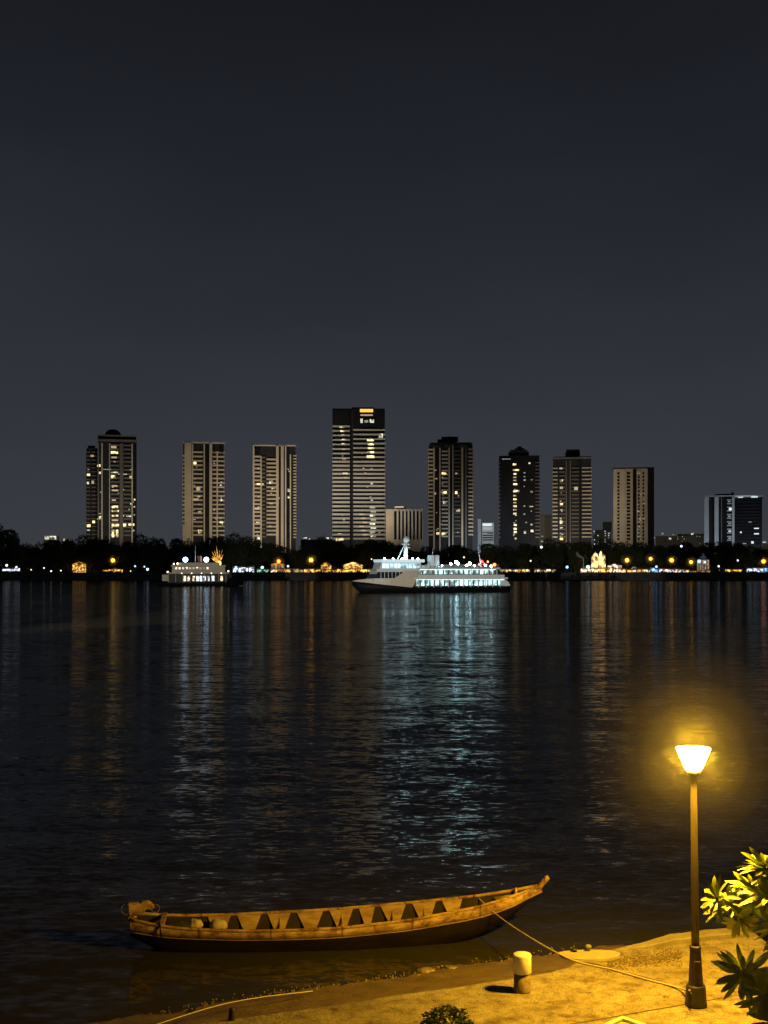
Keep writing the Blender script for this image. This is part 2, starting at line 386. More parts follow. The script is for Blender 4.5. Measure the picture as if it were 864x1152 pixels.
# bollard
bp_ = G(587.5, 1115, ZS); bol = empty('mooring_bollard', (bp_.x, bp_.y, ZS)); bol.scale = (.94, .94, .97); tag(bol, 'short thick concrete bollard with a pale painted top', 'bollard')
g = MB(); g.lathe([(0.150, -0.02), (0.140, 0.03), (0.134, 0.30)], 28, cap=True)
g.build('bollard_base', mat('bollard_worn', (0.19, 0.15, 0.08), 0.8, 0.45, 9, bump=0.01), bol)
g = MB(); g.lathe([(0.146, 0.30), (0.149, 0.305), (0.149, 0.575), (0.140, 0.59), (0.0, 0.592)], 28, cap=False)
g.build('painted_cap', mat('bollard_paint', (0.66, 0.62, 0.48), 0.6, 0.13, 7, bump=0.003), bol)
# short dark post
sp = G(261, 1147, ZS)
g = MB(); g.lathe([(0.055, -0.02), (0.055, 0.02), (0.048, 0.14), (0.04, 0.165), (0.0, 0.175)], 14, (0, 0, 0), cap=False)
tag(g.build('stub_post', mat('rusty_iron', (0.03, 0.022, 0.016), 0.6, 0.4, 12), loc=sp), 'small black iron stub post at the left end of the pavement', 'post')
# oval slab with mooring stubs
op = G(664, 1077, ZS); g = MB()
ring = [(op.x + 0.50 * math.cos(a) * (1 + 0.08 * math.sin(3 * a)), op.y + 0.26 * math.sin(a) * (1 + 0.1 * math.sin(2 * a + 1))) for a in [i * math.tau / 40 for i in range(40)]]
g.poly([(x, y, ZS + 0.006) for x, y in ring], (0, 0, 0.045))
tag(g.build('oval_slab', mat('pale_slab', (0.36, 0.31, 0.20), 0.8, 0.15, 5)), 'flat pale oval slab lying by the quay edge', 'slab')
for px, py, h, lab in ((662, 1073, 0.14, 'small pale mooring stub beside the oval slab'), (646, 1074, 0.10, 'small dark mooring stub at the bend of the quay edge')):
    p = G(px, py, ZS); g = MB()
    g.lathe([(0.022, 0), (0.02, h * 0.6), (0.05, h * 0.7), (0.055, h * 0.95), (0.03, h * 1.1)], 10, cap=True)
    tag(g.build('mooring_stub', kerb_m if h > 0.12 else iron, loc=p), lab, 'mooring stub', 'mooring stubs at the quay edge')
# painted block, corner at the bottom of the picture
c0 = G(700, 1143.5, ZS + 0.12)
blk = empty('planter_box', (c0.x, c0.y, ZS)); tag(blk, 'pale framed planter corner rising at the bottom edge of the pavement', 'planter')
MR = Matrix.Rotation(R(-137), 4, 'Z')
g = MB()
for a, c in (((0, 0, 0), (2.4, 0.07, 0.13)), ((0, 0.07, 0), (0.07, 2.4, 0.13)), ((2.33, 0.07, 0), (2.4, 2.4, 0.13)), ((0.07, 2.33, 0), (2.33, 2.4, 0.13))): g.box(a, c, MR)
g.build('rim', mat('planter_rim', (0.68, 0.64, 0.5), 0.7, 0.12, 4), blk)
g = MB(); g.box((0.07, 0.07, 0.0), (2.33, 2.33, 0.09), MR)
g.build('sand_fill', mat('planter_sand', (0.42, 0.36, 0.22), 0.95, 0.25, 9, bump=0.01), blk)

g = MB(); rd = random.Random(31)
for i in range(70):
    p = G(rd.gauss(800, 75), rd.uniform(1075, 1150), ZS + .012); a = rd.uniform(0, 6.28); s_l = rd.uniform(.02, .05)
    q = Matrix.Rotation(a, 3, 'Z') @ Matrix.Rotation(rd.uniform(-.4, .4), 3, 'X')
    g.poly([p + q @ Vector(v) * s_l for v in ((-1, 0, 0), (-.2, -.4, .25), (1, 0, .1), (-.2, .4, .25))])
tag(g.build('fallen_leaves', mat('dry_leaf', (.16, .09, .03), .8, .5, 9), recalc=False), kind='stuff')
# ---- ropes
rope_m = mat('rope', (0.50, 0.42, 0.27), 0.8, 0.35, 60, stretch=(1, 1, 1), bump=0.004, bscale=90)
def catmull(pts, k=10):
    o = []
    for i in range(len(pts) - 1):
        p0, p1, p2, p3 = pts[max(0, i - 1)], pts[i], pts[i + 1], pts[min(len(pts) - 1, i + 2)]
        for j in range(k):
            t = j / k
            o.append(0.5 * ((2 * p1) + (p2 - p0) * t + (2 * p0 - 5 * p1 + 4 * p2 - p3) * t * t + (3 * p1 - p0 - 3 * p2 + p3) * t ** 3))
    o.append(pts[-1]); return o
rp = [P(536, 1008, 22.78), P(541, 1013, 22.5), P(555, 1026, 22.0), P(575, 1041, 21.2), P(600, 1057, 20.2), P(625, 1071, 19.4), G(650, 1082, ZS + 0.02), G(690, 1091, ZS + 0.02), G(725, 1101, ZS + 0.02), G(752, 1108, ZS + 0.02), G(770, 1113, ZS + 0.08), P(776, 1114, 17.02)]
g = MB(); g.tube(catmull(rp, 8), 0.013, 6)
tag(g.build('mooring_rope', rope_m), 'mooring rope running from the wooden boat across the pavement to the street lamp', 'rope')
rp = [G(640, 1077, ZS + 0.02), G(652, 1082.5, ZS + 0.02), G(668, 1084, ZS + 0.02), G(700, 1093, ZS + 0.02), G(735, 1102, ZS + 0.02), G(765, 1112, ZS + 0.04), P(778, 1118, 16.98)]
g = MB(); g.tube(catmull(rp, 8), 0.010, 6)
tag(g.build('thin_rope', mat('dark_rope', (0.12, 0.09, 0.06), 0.85, 0.3, 40)), 'thin dark rope lying beside the mooring rope on the pavement', 'rope')
rp = [G(150, 1163, 0.30), G(188, 1151, 0.30), G(222, 1140, 0.29), G(255, 1131, 0.27), G(290, 1124.5, 0.24), G(330, 1119.5, 0.22), G(352, 1117, 0.16)]
g = MB(); g.tube(catmull([Vector((p.x, p.y, p.z + 0.03)) for p in rp], 8), 0.008, 6)
tag(g.build('pale_rope', mat('pale_rope', (0.75, 0.68, 0.5), 0.8, 0.15, 40)), 'pale rope stretched along the muddy bank below the pavement edge', 'rope')

# ---- wooden boat
wood, n, l, b = newmat('boat_wood')
tcw = n.new('ShaderNodeTexCoord')
def wtex(scale, st, det=6, rgh=.65, dist=0.0):
    mp = n.new('ShaderNodeMapping'); mp.inputs['Scale'].default_value = st; l.new(tcw.outputs['Object'], mp.inputs[0])
    t = n.new('ShaderNodeTexNoise'); t.inputs['Scale'].default_value = scale; t.inputs['Detail'].default_value = det; t.inputs['Roughness'].default_value = rgh; t.inputs['Distortion'].default_value = dist
    l.new(mp.outputs[0], t.inputs['Vector']); return t.outputs['Fac']
wb = ramp(wtex(2.2, (.8, 1, 2)), [(.30, (.22, .12, .045)), (.45, (.48, .31, .13)), (.6, (.70, .51, .24)), (.75, (.80, .64, .36))])
wg = ramp(wtex(5, (.6, 8, 16), 8, .7, .4), [(.34, (.45, .38, .3)), (.5, (.95, .95, .95)), (.7, (1.1, 1.1, 1.1))])
ws = ramp(wtex(3.5, (1, 1, 1.5), 8, .75), [(.40, (.22, .15, .10)), (.48, (.75, .70, .65)), (.58, (1, 1, 1)), (1, (1, 1, 1))])
sx = n.new('ShaderNodeSeparateXYZ'); l.new(tcw.outputs['Object'], sx.inputs[0])
fr = n.new('ShaderNodeMath'); fr.operation = 'PINGPONG'; fr.inputs[1].default_value = .66; l.new(sx.outputs[0], fr.inputs[0])
seam = ramp(fr.outputs[0], [(.0, (.25, .2, .15)), (.012, (.3, .25, .2)), (.022, (1, 1, 1)), (1, (1, 1, 1))])
l.new(mul(mul(mul(wb, wg, .9), ws, .9), seam, .8), b.inputs['Base Color']); b.inputs['Roughness'].default_value = .7
bpw = n.new('ShaderNodeBump'); bpw.inputs['Distance'].default_value = .012; l.new(wtex(7, (.5, 6, 12), 8, .7), bpw.inputs['Height']); l.new(bpw.outputs[0], b.inputs['Normal'])
wood2 = mat('boat_wood_inner', (0.52, 0.36, 0.17), 0.7, 0.35, 2.6, stretch=(1, 3, 3), bump=0.005, bscale=9, col2=(0.22, 0.13, 0.055))
tar = mat('tarred_hull', (0.010, 0.007, 0.005), 0.6, 0.5, 3, stretch=(0.5, 2, 3), bump=0.006)
tar.node_tree.nodes['Principled BSDF'].inputs['Specular IOR Level'].default_value = 0.15
S0, B0 = Vector((-4.72, 21.60, 0)), Vector((3.05, 22.42, 0))
AX = (B0 - S0); LEN = AX.length; AXN = AX.normalized(); PERP = Vector((AXN.y, -AXN.x, 0))   # towards the camera
boat = empty('wooden_boat', tuple(S0.lerp(B0, 0.5))); boat.rotation_euler = (0, 0, math.atan2(AX.y, AX.x))
tag(boat, 'long narrow wooden canoe with upturned bow moored by the bank', 'boat')
# local frame: x along (stern -LEN/2 .. bow +LEN/2), -y towards the camera
TW = [(0, .20), (.05, .31), (.12, .41), (.3, .56), (.5, .61), (.66, .55), (.8, .40), (.9, .23), (.96, .10), (1, .035)]
TG = [(0, .61), (.05, .52), (.12, .455), (.25, .415), (.4, .415), (.5, .435), (.66, .52), (.84, .675), (.92, .80), (.97, .89), (1, .96)]
TS = [(0, .40), (.05, .33), (.12, .29), (.25, .26), (.4, .255), (.5, .27), (.66, .34), (.84, .48), (.92, .62), (.97, .77), (1, .90)]
TK = [(0, .30), (.03, .12), (.08, -.10), (.2, -.22), (.5, -.25), (.7, -.20), (.82, -.02), (.88, .18), (.94, .46), (.975, .66), (1, .84)]
def smooth(tab):
    def f(t):
        h = 0.03; return (lerp_tab(tab, max(0, t - h)) + 2 * lerp_tab(tab, t) + lerp_tab(tab, min(1, t + h))) / 4
    return f
w_, g_, s_, k_ = map(smooth, (TW, TG, TS, TK))
NS = 72; ts = [i / NS for i in range(NS + 1)]
lx = lambda t: (t - 0.5) * LEN
def skin(t, inset=0.0):
    w, gz, sz, kz = w_(t) - inset, g_(t), s_(t), k_(t) + inset
    w = max(w, 0.008)
    sw = w * 0.90
    pts = [(w, gz), (sw, sz), (sw * 0.97, sz * 0.55 + kz * 0.45), (sw * 0.80, sz * 0.18 + kz * 0.82), (0.0, kz)]
    return pts
g = MB(); rows = []
for t in ts:
    r = skin(t); row = [(lx(t), -y, z) for y, z in r[1:]] + [(lx(t), y, z) for y, z in r[1:-1][::-1]]
    rows.append(row)
g.grid(rows); g.bm.faces.new([v for v in g.bm.verts][:len(rows[0])])
g.build('hull', tar, boat)
for side in (-1, 1):
    g = MB(); rows = []
    for t in ts:
        r = skin(t); (w, gz), (sw, sz) = r[0], r[1]
        rows.append([(lx(t), side * (sw + 0.004), sz - 0.01), (lx(t), side * (sw + 0.026), sz - 0.01), (lx(t), side * (w + 0.018), gz), (lx(t), side * (w - 0.006), gz)])
    g.grid(rows, closed=True); 
    g.build('top_strake', wood, boat)
    g = MB(); g.tube([(lx(t), side * w_(t), g_(t) + 0.012) for t in ts], [0.030 if t < .95 else 0.030 - 0.1 * (t - .95) for t in ts], 8)
    g.build('gunwale', wood, boat)
    g = MB(); g.tube([(lx(t), side * (skin(t)[1][0] + 0.014), s_(t) - 0.012) for t in ts], 0.016, 6)
    g.build('rubbing_strip', wood2, boat)
g = MB(); rows = []
for t in ts[1:-1]:
    r = skin(t, 0.03); rows.append([(lx(t), -y, z - 0.01) for y, z in r] + [(lx(t), y, z - 0.01) for y, z in r[:-1][::-1]])
g.grid(rows); g.build('inner_planking', mat('inner_shade', (0.022, 0.015, 0.009), 0.8, 0.4, 4), boat)  # near-black colour stands in for shadow behind the inner boards
# inner boards, wide at the top, between the frames on both sides; their taper shapes the shadow triangles
pan = [263, 298, 332, 370, 405, 430, 467, 502, 532]
tpan = [0.0] + [((px - 150) / 468) for px in pan]
for side in (1, -1):
    for i, (a, c) in enumerate(zip(tpan[:-1], tpan[1:])):
        if i == 0: a, c = 0.17, c
        gap = 0.004
        def ipt(t, f, ins):
            w = w_(t) - ins; gz = g_(t); dz = 0.36
            return (lx(t), side * (w - f * 0.17), gz - 0.005 - f * dz)
        t0, t1 = a + gap, c - gap; d = (c - a)
        g = MB(); rows = []
        for f in (0, 0.5, 1.0):
            q0 = t0 + d * 0.05 + d * 0.30 * f; q1 = t1 - d * 0.05 - d * 0.27 * f
            rows.append([ipt(q0 + (q1 - q0) * k / 5, f, 0.030) for k in range(6)])
        g.grid(rows, smooth=False)
        o = g.build('inner_board', wood2, boat); sd = o.modifiers.new('thick', 'SOLIDIFY'); sd.thickness = 0.018
for px in (316, 388, 447, 484, 520):
    t = (px - 150) / 468
    g = MB(); pts = [(lx(t), y, g_(t) - 0.02 - 0.42 * (1 - abs(y) / (w_(t) - 0.03)) ** 0.7) for y in [(w_(t) - 0.035) * q for q in (-1, -.92, -.8, -.5, 0, .5, .8, .92, 1)]]
    g.tube(pts, 0.020, 6); g.build('frame_rib', wood2, boat)
# deck at the bow and at the stern, thwarts
for (a, c, nm_) in ((0.885, 0.985, 'bow_deck'),):
    g = MB(); rows = []
    for i in range(9):
        t = a + (c - a) * i / 8; rows.append([(lx(t), -(w_(t) - 0.03), g_(t) - 0.05), (lx(t), 0, g_(t) - 0.035), (lx(t), (w_(t) - 0.03), g_(t) - 0.05)])
    g.grid(rows); g.build(nm_, wood, boat)
for t in (0.075,):
    g = MB(); w = w_(t) + 0.02; g.box((lx(t) - 0.05, -w, g_(t) + 0.02), (lx(t) + 0.05, w, g_(t) + 0.055)); g.build('thwart', wood2, boat, bevel=0.008)
# stem post
g = MB(); g.tube([(lx(.972), 0, .72), (lx(.99), 0, .88), (lx(1.004), 0, 1.00), (lx(1.014), 0, 1.09), (lx(1.019), 0, 1.12)], [0.04, 0.05, 0.055, 0.06, 0.045], 8)
g.build('stem_post', wood, boat)
g = MB(); g.box((lx(.936) - .025, -.04, .78), (lx(.936) + .025, .04, .93)); g.build('bow_cleat', wood, boat, bevel=0.012)
# transom and raking stern board
g = MB(); g.poly([(lx(0) + .0, -.22, .63), (lx(0) + .0, .22, .63), (lx(0) + .05, .17, .34), (lx(0) + .05, -.17, .34)], (-0.035, 0, 0))
g.build('transom', wood, boat)
# carved stern piece: post block with a rounded lump on its right
g = MB(); g.poly([(lx(0) - .04, -.06, .63), (lx(0) + .22, -.06, .63), (lx(0) + .27, -.06, .74), (lx(0) + .38, -.06, .73), (lx(0) + .43, -.06, .76), (lx(0) + .38, -.06, .84), (lx(0) + .30, -.06, .89), (lx(0) + .20, -.06, .885), (lx(0) + .17, -.06, .86), (lx(0) - .07, -.06, .86)], (0, 0.12, 0))
g.build('stern_block', wood, boat, bevel=0.015)
for xx, rr in ((lx(0) - .08, 0.095), (lx(0) + .44, 0.07)):
    g = MB(); g.tube([(xx + rr * 1.1 * math.cos(a), -0.02 + 0.02 * math.sin(a), .745 + rr * math.sin(a)) for a in [i * math.tau / 20 for i in range(21)]], 0.006, 6)
    g.build('stern_ring', mat('wire_hoop', (0.35, 0.24, 0.10), 0.5, 0.3, 10), boat)
g = MB(); g.tube([(lx(.07), -w_(.07) - 0.02, .58), (lx(.072), -w_(.07) - 0.05, .45), (lx(.075), -w_(.07) - 0.045, .30)], 0.016, 6); g.build('lashing', tar, boat)
# things lying in the boat
def lump(name, loc, sx, sy, sz, m, lab, cat, seed):
    g = MB(); bmesh.ops.create_icosphere(g.bm, subdivisions=3, radius=1)
    for v in g.bm.verts:
        v.co *= 1 + 0.35 * mnoise.noise(v.co * 1.5 + Vector((seed, 0, 0))) + 0.12 * mnoise.noise(v.co * 4 + Vector((seed, 0, 0)))
        v.co = Vector((v.co.x * sx, v.co.y * sy, v.co.z * sz))
    for f in g.bm.faces: f.smooth = True
    tag(g.build(name, m, loc=loc), lab, cat)
cloth = mat('sack_cloth', (0.55, 0.46, 0.30), 0.9, 0.25, 8, bump=0.006)
def BL(t, y, z): return S0.lerp(B0, t) + PERP * (-y) + Vector((0, 0, z))
lump('rope_bundle', BL(.150, .12, .38), .13, .10, .12, cloth, 'pale bundled cloth lying in the stern of the boat', 'bundle', 2)
lump('sack', BL(.205, .18, .34), .17, .11, .12, cloth, 'pale crumpled sack in the boat, right of the bundled cloth', 'sack', 9)
lump('net_heap', BL(.10, .0, .40), .28, .20, .10, mat('dark_net', (0.03, 0.025, 0.02), 0.95, 0.3, 20), 'dark heap of netting under the stern thwarts', 'net', 5)

# ---- plants
def leaf_rows(L, W, curl=0.25, fold=0.25, n_=7):
    rows = []
    for i in range(n_ + 1):
        t = i / n_
        w = W * (math.sin(math.pi * min(1, t ** 1.25 * 0.97 + 0.03)) ** 0.8) * (0.55 + 0.6 * t)
        x = L * t; z = -curl * L * t * t
        rows.append([(x, -w / 2, z + fold * w / 2), (x, 0, z), (x, w / 2, z + fold * w / 2)])
    return rows
def rosette(g, c, axis, nleaf, L, W, spread, rd, curl=0.25):
    axis = Vector(axis).normalized(); q = axis.to_track_quat('Z', 'Y')
    for i in range(nleaf):
        f = i / nleaf; az = i * 2.39996 + rd.uniform(-.2, .2)
        el = R(82 - spread * (0.35 + 0.65 * f) + rd.uniform(-8, 8)); ll = L * rd.uniform(0.72, 1.08) * (0.75 + 0.3 * f)
        M = Matrix.Translation(Vector(c)) @ q.to_matrix().to_4x4() @ Matrix.Rotation(az, 4, 'Z') @ Matrix.Rotation(-el, 4, 'Y') @ Matrix.Rotation(rd.uniform(-.5, .5), 4, 'X')
        rows = [[M @ Vector(p) for p in r] for r in leaf_rows(ll, W * rd.uniform(.85, 1.15), curl * rd.uniform(.4, 1.8))]
        g.grid(rows)
def leafmat(name, c1, c2, trans):
    m, n, l, b = newmat(name)
    tcn = n.new('ShaderNodeTexCoord'); t = n.new('ShaderNodeTexNoise'); t.inputs['Scale'].default_value = 2.5; t.inputs['Detail'].default_value = 4
    l.new(tcn.outputs['Object'], t.inputs['Vector'])
    r = n.new('ShaderNodeValToRGB'); r.color_ramp.elements[0].position = .35; r.color_ramp.elements[1].position = .65
    r.color_ramp.elements[0].color = (*c1, 1); r.color_ramp.elements[1].color = (*c2, 1); l.new(t.outputs['Fac'], r.inputs[0])
    l.new(r.outputs[0], b.inputs['Base Color']); b.inputs['Roughness'].default_value = 0.45
    tr = n.new('ShaderNodeBsdfTranslucent'); l.new(r.outputs[0], tr.inputs[0])
    mx = n.new('ShaderNodeMixShader'); mx.inputs[0].default_value = trans
    l.new(b.outputs[0], mx.inputs[1]); l.new(tr.outputs[0], mx.inputs[2]); l.new(mx.outputs[0], n['Material Output'].inputs[0])
    return m
leaf_m = leafmat('frangipani_leaf', (0.20, 0.27, 0.02), (0.38, 0.42, 0.04), 0.0)
bark = mat('bark', (0.10, 0.08, 0.055), 0.9, 0.3, 6, bump=0.01)
tb = Vector((6.0, 14.9, ZS))
tree = empty('frangipani_tree', tuple(tb)); tag(tree, 'leafy frangipani with large pointed leaves lit yellow green beside the lamp', 'tree')
rd = random.Random(3)
def prosette(px, py, Y, axis, nl, L, W, sp, curl=.25):
    c = P(px, py, Y); g = MB(); rosette(g, (0, 0, 0), axis, int(nl * 1.6), L * 1.02, W * .72, sp, rd, curl)
    g.build('leaf_cluster', leaf_m, tree, loc=c - tb, recalc=False); return c - tb
heads = []
spec = [  # px, py, Y, axis, leaves, length, width, spread
 (823, 1018, 15.6, (-.35, -.25, .9), 22, .42, .125, 88), (808, 1012, 15.5, (-.8, -.2, .5), 14, .36, .11, 80), (846, 1004, 15.7, (.0, -.3, .95), 18, .40, .125, 85),
 (860, 978, 15.7, (-.1, -.2, 1), 20, .42, .125, 88), (864, 1010, 15.3, (-.3, -.5, .7), 18, .42, .12, 90), (880, 995, 15.6, (.2, -.2, 1), 18, .42, .12, 90),
 (832, 1034, 15.4, (-.4, -.6, -.5), 16, .34, .11, 80),  (872, 1040, 15.1, (.1, -.6, -.2), 18, .42, .12, 90), 
 (836, 1095, 14.3, (-.15, -.95, .1), 20, .44, .11, 92),  (862, 1118, 14.2, (.1, -.9, -.1), 20, .42, .11, 95), (885, 1100, 14.4, (.3, -.8, .2), 18, .42, .12, 90),
 (900, 1010, 15.4, (.4, 0, .9), 18, .42, .12, 90), (868, 1150, 14.2, (.0, -.8, .0), 18, .40, .11, 90), (895, 1135, 14.3, (.3, -.6, .2), 18, .42, .12, 90)]
for s in spec: heads.append(prosette(*s))
g = MB(); g.tube([(0, 0, 0), (.02, .05, .5), (-.05, .1, .95)], [.10, .085, .07], 10); g.build('trunk', bark, tree)
fork = Vector((-.05, .1, .95))
for h in heads:
    g = MB(); mid = fork.lerp(h, .55) + Vector((.12, 0, -.12)); g.tube([fork, mid, h], [.038, .028, .018], 6); g.build('branch', bark, tree)

# small round shrub at the bottom of the picture
sh = G(504, 1166, ZS); shrub = empty('round_shrub', tuple(sh)); tag(shrub, 'small dark rounded shrub at the bottom edge of the pavement', 'shrub')
g = MB(); rd = random.Random(11)
for i in range(1500):
    d = Vector((rd.gauss(0, 1), rd.gauss(0, 1), abs(rd.gauss(0, 1)))).normalized(); rr = rd.uniform(0.55, 1.0) ** 0.5
    rr *= 1 + 0.22 * mnoise.noise(d * 2.6)
    c = Vector((d.x * .40 * rr, d.y * .36 * rr, .04 + d.z * .36 * rr))
    a = Vector((rd.gauss(0, 1), rd.gauss(0, 1), rd.gauss(0, 1) + .6)).normalized(); s_l = rd.uniform(.018, .034)
    q = a.to_track_quat('Z', 'Y').to_matrix()
    g.poly([c + q @ Vector(p) * s_l for p in ((-1, 0, 0), (0, -.55, .15), (1.1, 0, 0), (0, .55, .15))])
g.build('foliage', leafmat('shrub_leaf', (0.035, 0.055, 0.012), (0.07, 0.10, 0.02), .1), shrub, recalc=False)
g = MB()
for i in range(7):
    a = i * .9; g.tube([(0, 0, 0), (.12 * math.cos(a), .12 * math.sin(a), .14), (.24 * math.cos(a), .22 * math.sin(a), .27)], [.012, .009, .005], 5)
g.build('stems', bark, shrub)

# ============================================================ TOWERS
NT = [0]
def tower(name, label, px0, px1, ytop, Y, depth, core, bands=(), piers=(), wins=(), lit=(), crown=(), facade_fill=1.0, fcol=(1, .86, .66), pitch=4.7, rz=0.0, cat='tower', off=0, ybase=None):
    s = Y / F; cx = (px0 + px1) / 2
    zb = 4.2
    root = empty(name, ((cx - CX) * s, Y, zb), rz - math.atan2((cx - CX) * s, Y)); tag(root, label, cat, 'apartment towers on the far shore' if name == 'apartment_tower' else None)
    X = lambda px: (px - cx) * s
    Z = lambda py: CAMZ - (py - HOR) * s - zb
    def bx(nm, a, c, y0, y1, yt, yb, m):
        g = MB(); g.box((X(a), y0, Z(yb) if yb is not None else 0), (X(c), y1, Z(yt))); return g.build(nm, m, root)
    bx('core', px0 + .4, px1 - .4, 0, depth, ytop, None, core)
    for (a, c, yt, yb, m, ph, fr) in bands:      # balcony slabs / spandrels, one per floor
        y = yt
        while y < yb - 1:
            jit = rnd.uniform(-.15, .15)
            g = MB(); g.box((X(a), -1.5, Z(y + ph * fr)), (X(c), depth + (1.5 if c >= px1 - 2 or a <= px0 + 2 else -1), Z(y))); g.build('balcony_band', m, root)
            y += ph
    for (a, c, yt, m, pr_) in piers: bx('pier', a, c, -pr_, 0.5, yt, None, m)
    rects = []
    for (a, c, yt, yb, ph, fr, m, y_off) in wins:
        y = yt
        while y < yb - 1:
            rects.append((a, c, y, y + ph * fr, m, y_off)); y += ph
    for k, (a, c, y0, y1, m, yo) in enumerate(rects[:60]):
        g = MB(); g.box((X(a), -yo, Z(y1)), (X(c), -yo + .3, Z(y0))); g.build('window', m, root)
    if rects[60:]:
        g = MB()
        for (a, c, y0, y1, m, yo) in rects[60:]: g.box((X(a), -yo, Z(y1)), (X(c), -yo + .3, Z(y0)))
        tag(g.build('window_rows', rects[-1][4], root), kind='stuff')
    fr_ = random.Random(int(px0)); cols_ = [q for q in lit if q[3] > 1.2]
    if name == 'apartment_tower' and cols_:
        for q in range(16): a_ = fr_.choice(cols_)[0] + fr_.choice((0, 0, 1, 2)); lit = list(lit) + [(a_, fr_.uniform(ytop + 22, 604), fr_.uniform(1, 2.4), fr_.uniform(.9, 1.5), fr_.choice('ffd'))]
    for (a, y0, w, h, k) in lit:
        w *= .86; h *= .84
        g = MB(); g.box((X(a), -1.75, Z(y0 + h)), (X(a + w), -1.3, Z(y0))); g.build('lit_window', WM[k], root)
    for (nm, a, c, y0, y1, m, d0) in crown:
        bx(nm, a, c, d0, depth - d0, y0, y1, m)
    if facade_fill:  # unseen spot added to brighten the facade, without a lamp body
        sp_ = bpy.data.lights.new('facade_fill_spot', 'SPOT'); sp_.energy = 270000 * facade_fill * FILL_E; sp_.color = fcol
        sp_.spot_size = R(70); sp_.spot_blend = 1.0; sp_.shadow_soft_size = 2.0
        lo = bpy.data.objects.new('facade_fill_spot', sp_); C.objects.link(lo); lo.parent = root
        lo.location = (off, -105, 3.0)
        tgt = Vector((0, 0, Z(ytop) * 0.66)); lo.rotation_euler = (tgt - Vector(lo.location)).to_track_quat('-Z', 'Y').to_euler()
    return root, X, Z, s
def rl(cols, yt, yb, ph, prob, kinds, seed, w=None):
    r_ = random.Random(seed); o = []
    for (a, c) in cols:
        y = yt
        while y < yb:
            if r_.random() < prob: o.append((a + r_.uniform(0, .6), y + 1.2, (c - a) * r_.uniform(.55, 1), ph * .48, r_.choice(kinds)))
            y += ph
    return o
# T1 leftmost, two volumes with overhanging cap and dome
lit1 = [(125, 502, 7, 3, 'd'), (125, 508, 9, 3.2, 'w'), (125.5, 514, 7, 2, 'd'), (116.5, 528, 10, .9, 'f'), (125, 531, 9, 1.4, 'p'), (133, 533, 11, 1.2, 'p'), (125, 535, 6, 4, 'w'), (145, 535.5, 3, 3, 'w'), (110, 523, 4, 3, 'w'), (111, 531, 3.5, 3, 'w'),
 (126, 546, 7, 2, 'd'), (126, 551, 8, 2, 'd'), (126, 562, 5, 2, 'd'), (126, 569, 8, 3.2, 'w'), (126, 574, 9, 2.4, 'w'), (126, 579.5, 8, 2.2, 'w'), (135, 579.5, 5, 1.8, 'p'), (142, 580, 6, 1.8, 'p'), (126, 584.5, 8, 2, 'd'), (126, 589.5, 9, 3.2, 'w'), (137, 589, 5.5, 4, 'w'), (144, 589, 7.5, 2.6, 'w'), (126, 596, 3, 10, 'w'), (130.5, 596, 3, 10, 'w'), (112, 581, 2.5, 4, 'w'), (104, 586, 3, 3, 'w'), (98, 590, 4.5, 3.5, 'w'), (98, 596, 3.5, 1.5, 'p'), (98, 533, 4, 3, 'w'), (98, 542, 2.5, 3.5, 'p'), (103, 541, 3, 4, 'd'), (98.5, 528, 2.5, 1.2, 'f'), (102, 512, 4, 2.5, 'd'), (150, 561, 1.8, 2, 'w'), (146, 566, 3, 2, 'p'), (150, 569, 2, 2, 'w'), (148, 596, 3, 2, 'd')]
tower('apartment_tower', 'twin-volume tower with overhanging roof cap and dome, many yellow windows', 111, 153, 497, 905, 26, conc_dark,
      bands=[(124, 134, 500, 606, conc_mid, 4.6, .4), (139, 147, 500, 606, conc_mid, 4.6, .4)], piers=[(114.5, 116, 499, conc_grey, 2.2), (134.5, 138.5, 499, conc_mid, 2), (147.5, 149, 499, conc_grey, 2.2), (111, 112, 499, conc_mid, 2), (123, 124, 499, conc_grey, 2), (149.2, 153.2, 499, roof_dark, .6)],  # last dark pier added in place of the unlit right face
      lit=[q for q in lit1 if q[0] >= 110], crown=[('roof_cap', 110.5, 153.5, 494.8, 497, conc_mid, -3), ('roof_cap_band', 111.5, 151.5, 491.2, 494.6, roof_dark, -1), ('roof_cap', 110.5, 153, 489.8, 491.2, conc_mid, -3), ('penthouse', 119, 136, 487, 489.8, roof_dark, 3)], facade_fill=.55)
tw = [o for o in bpy.data.objects if o.name == 'apartment_tower'][0]
g = MB(); g.lathe([(6.2, 0), (5.6, 2.0), (4.0, 3.6), (1.6, 4.4)], 16, (-3.5, 12, CAMZ - (487.6 - HOR) * 905 / F - 4.2)); g.build('roof_dome', roof_dark, tw)
tower('tower_wing', 'narrow dark tower wing with stacked balconies, left of the domed tower', 97, 110, 504, 915, 20, conc_dark,
      bands=[(97, 101.5, 508, 606, conc_mid, 4.4, .35), (103, 109, 508, 606, conc_mid, 4.4, .3)], lit=[q for q in lit1 if q[0] < 110], crown=[('rooftop', 99, 107, 501, 504, roof_dark, 2)], facade_fill=.3, cat='tower')
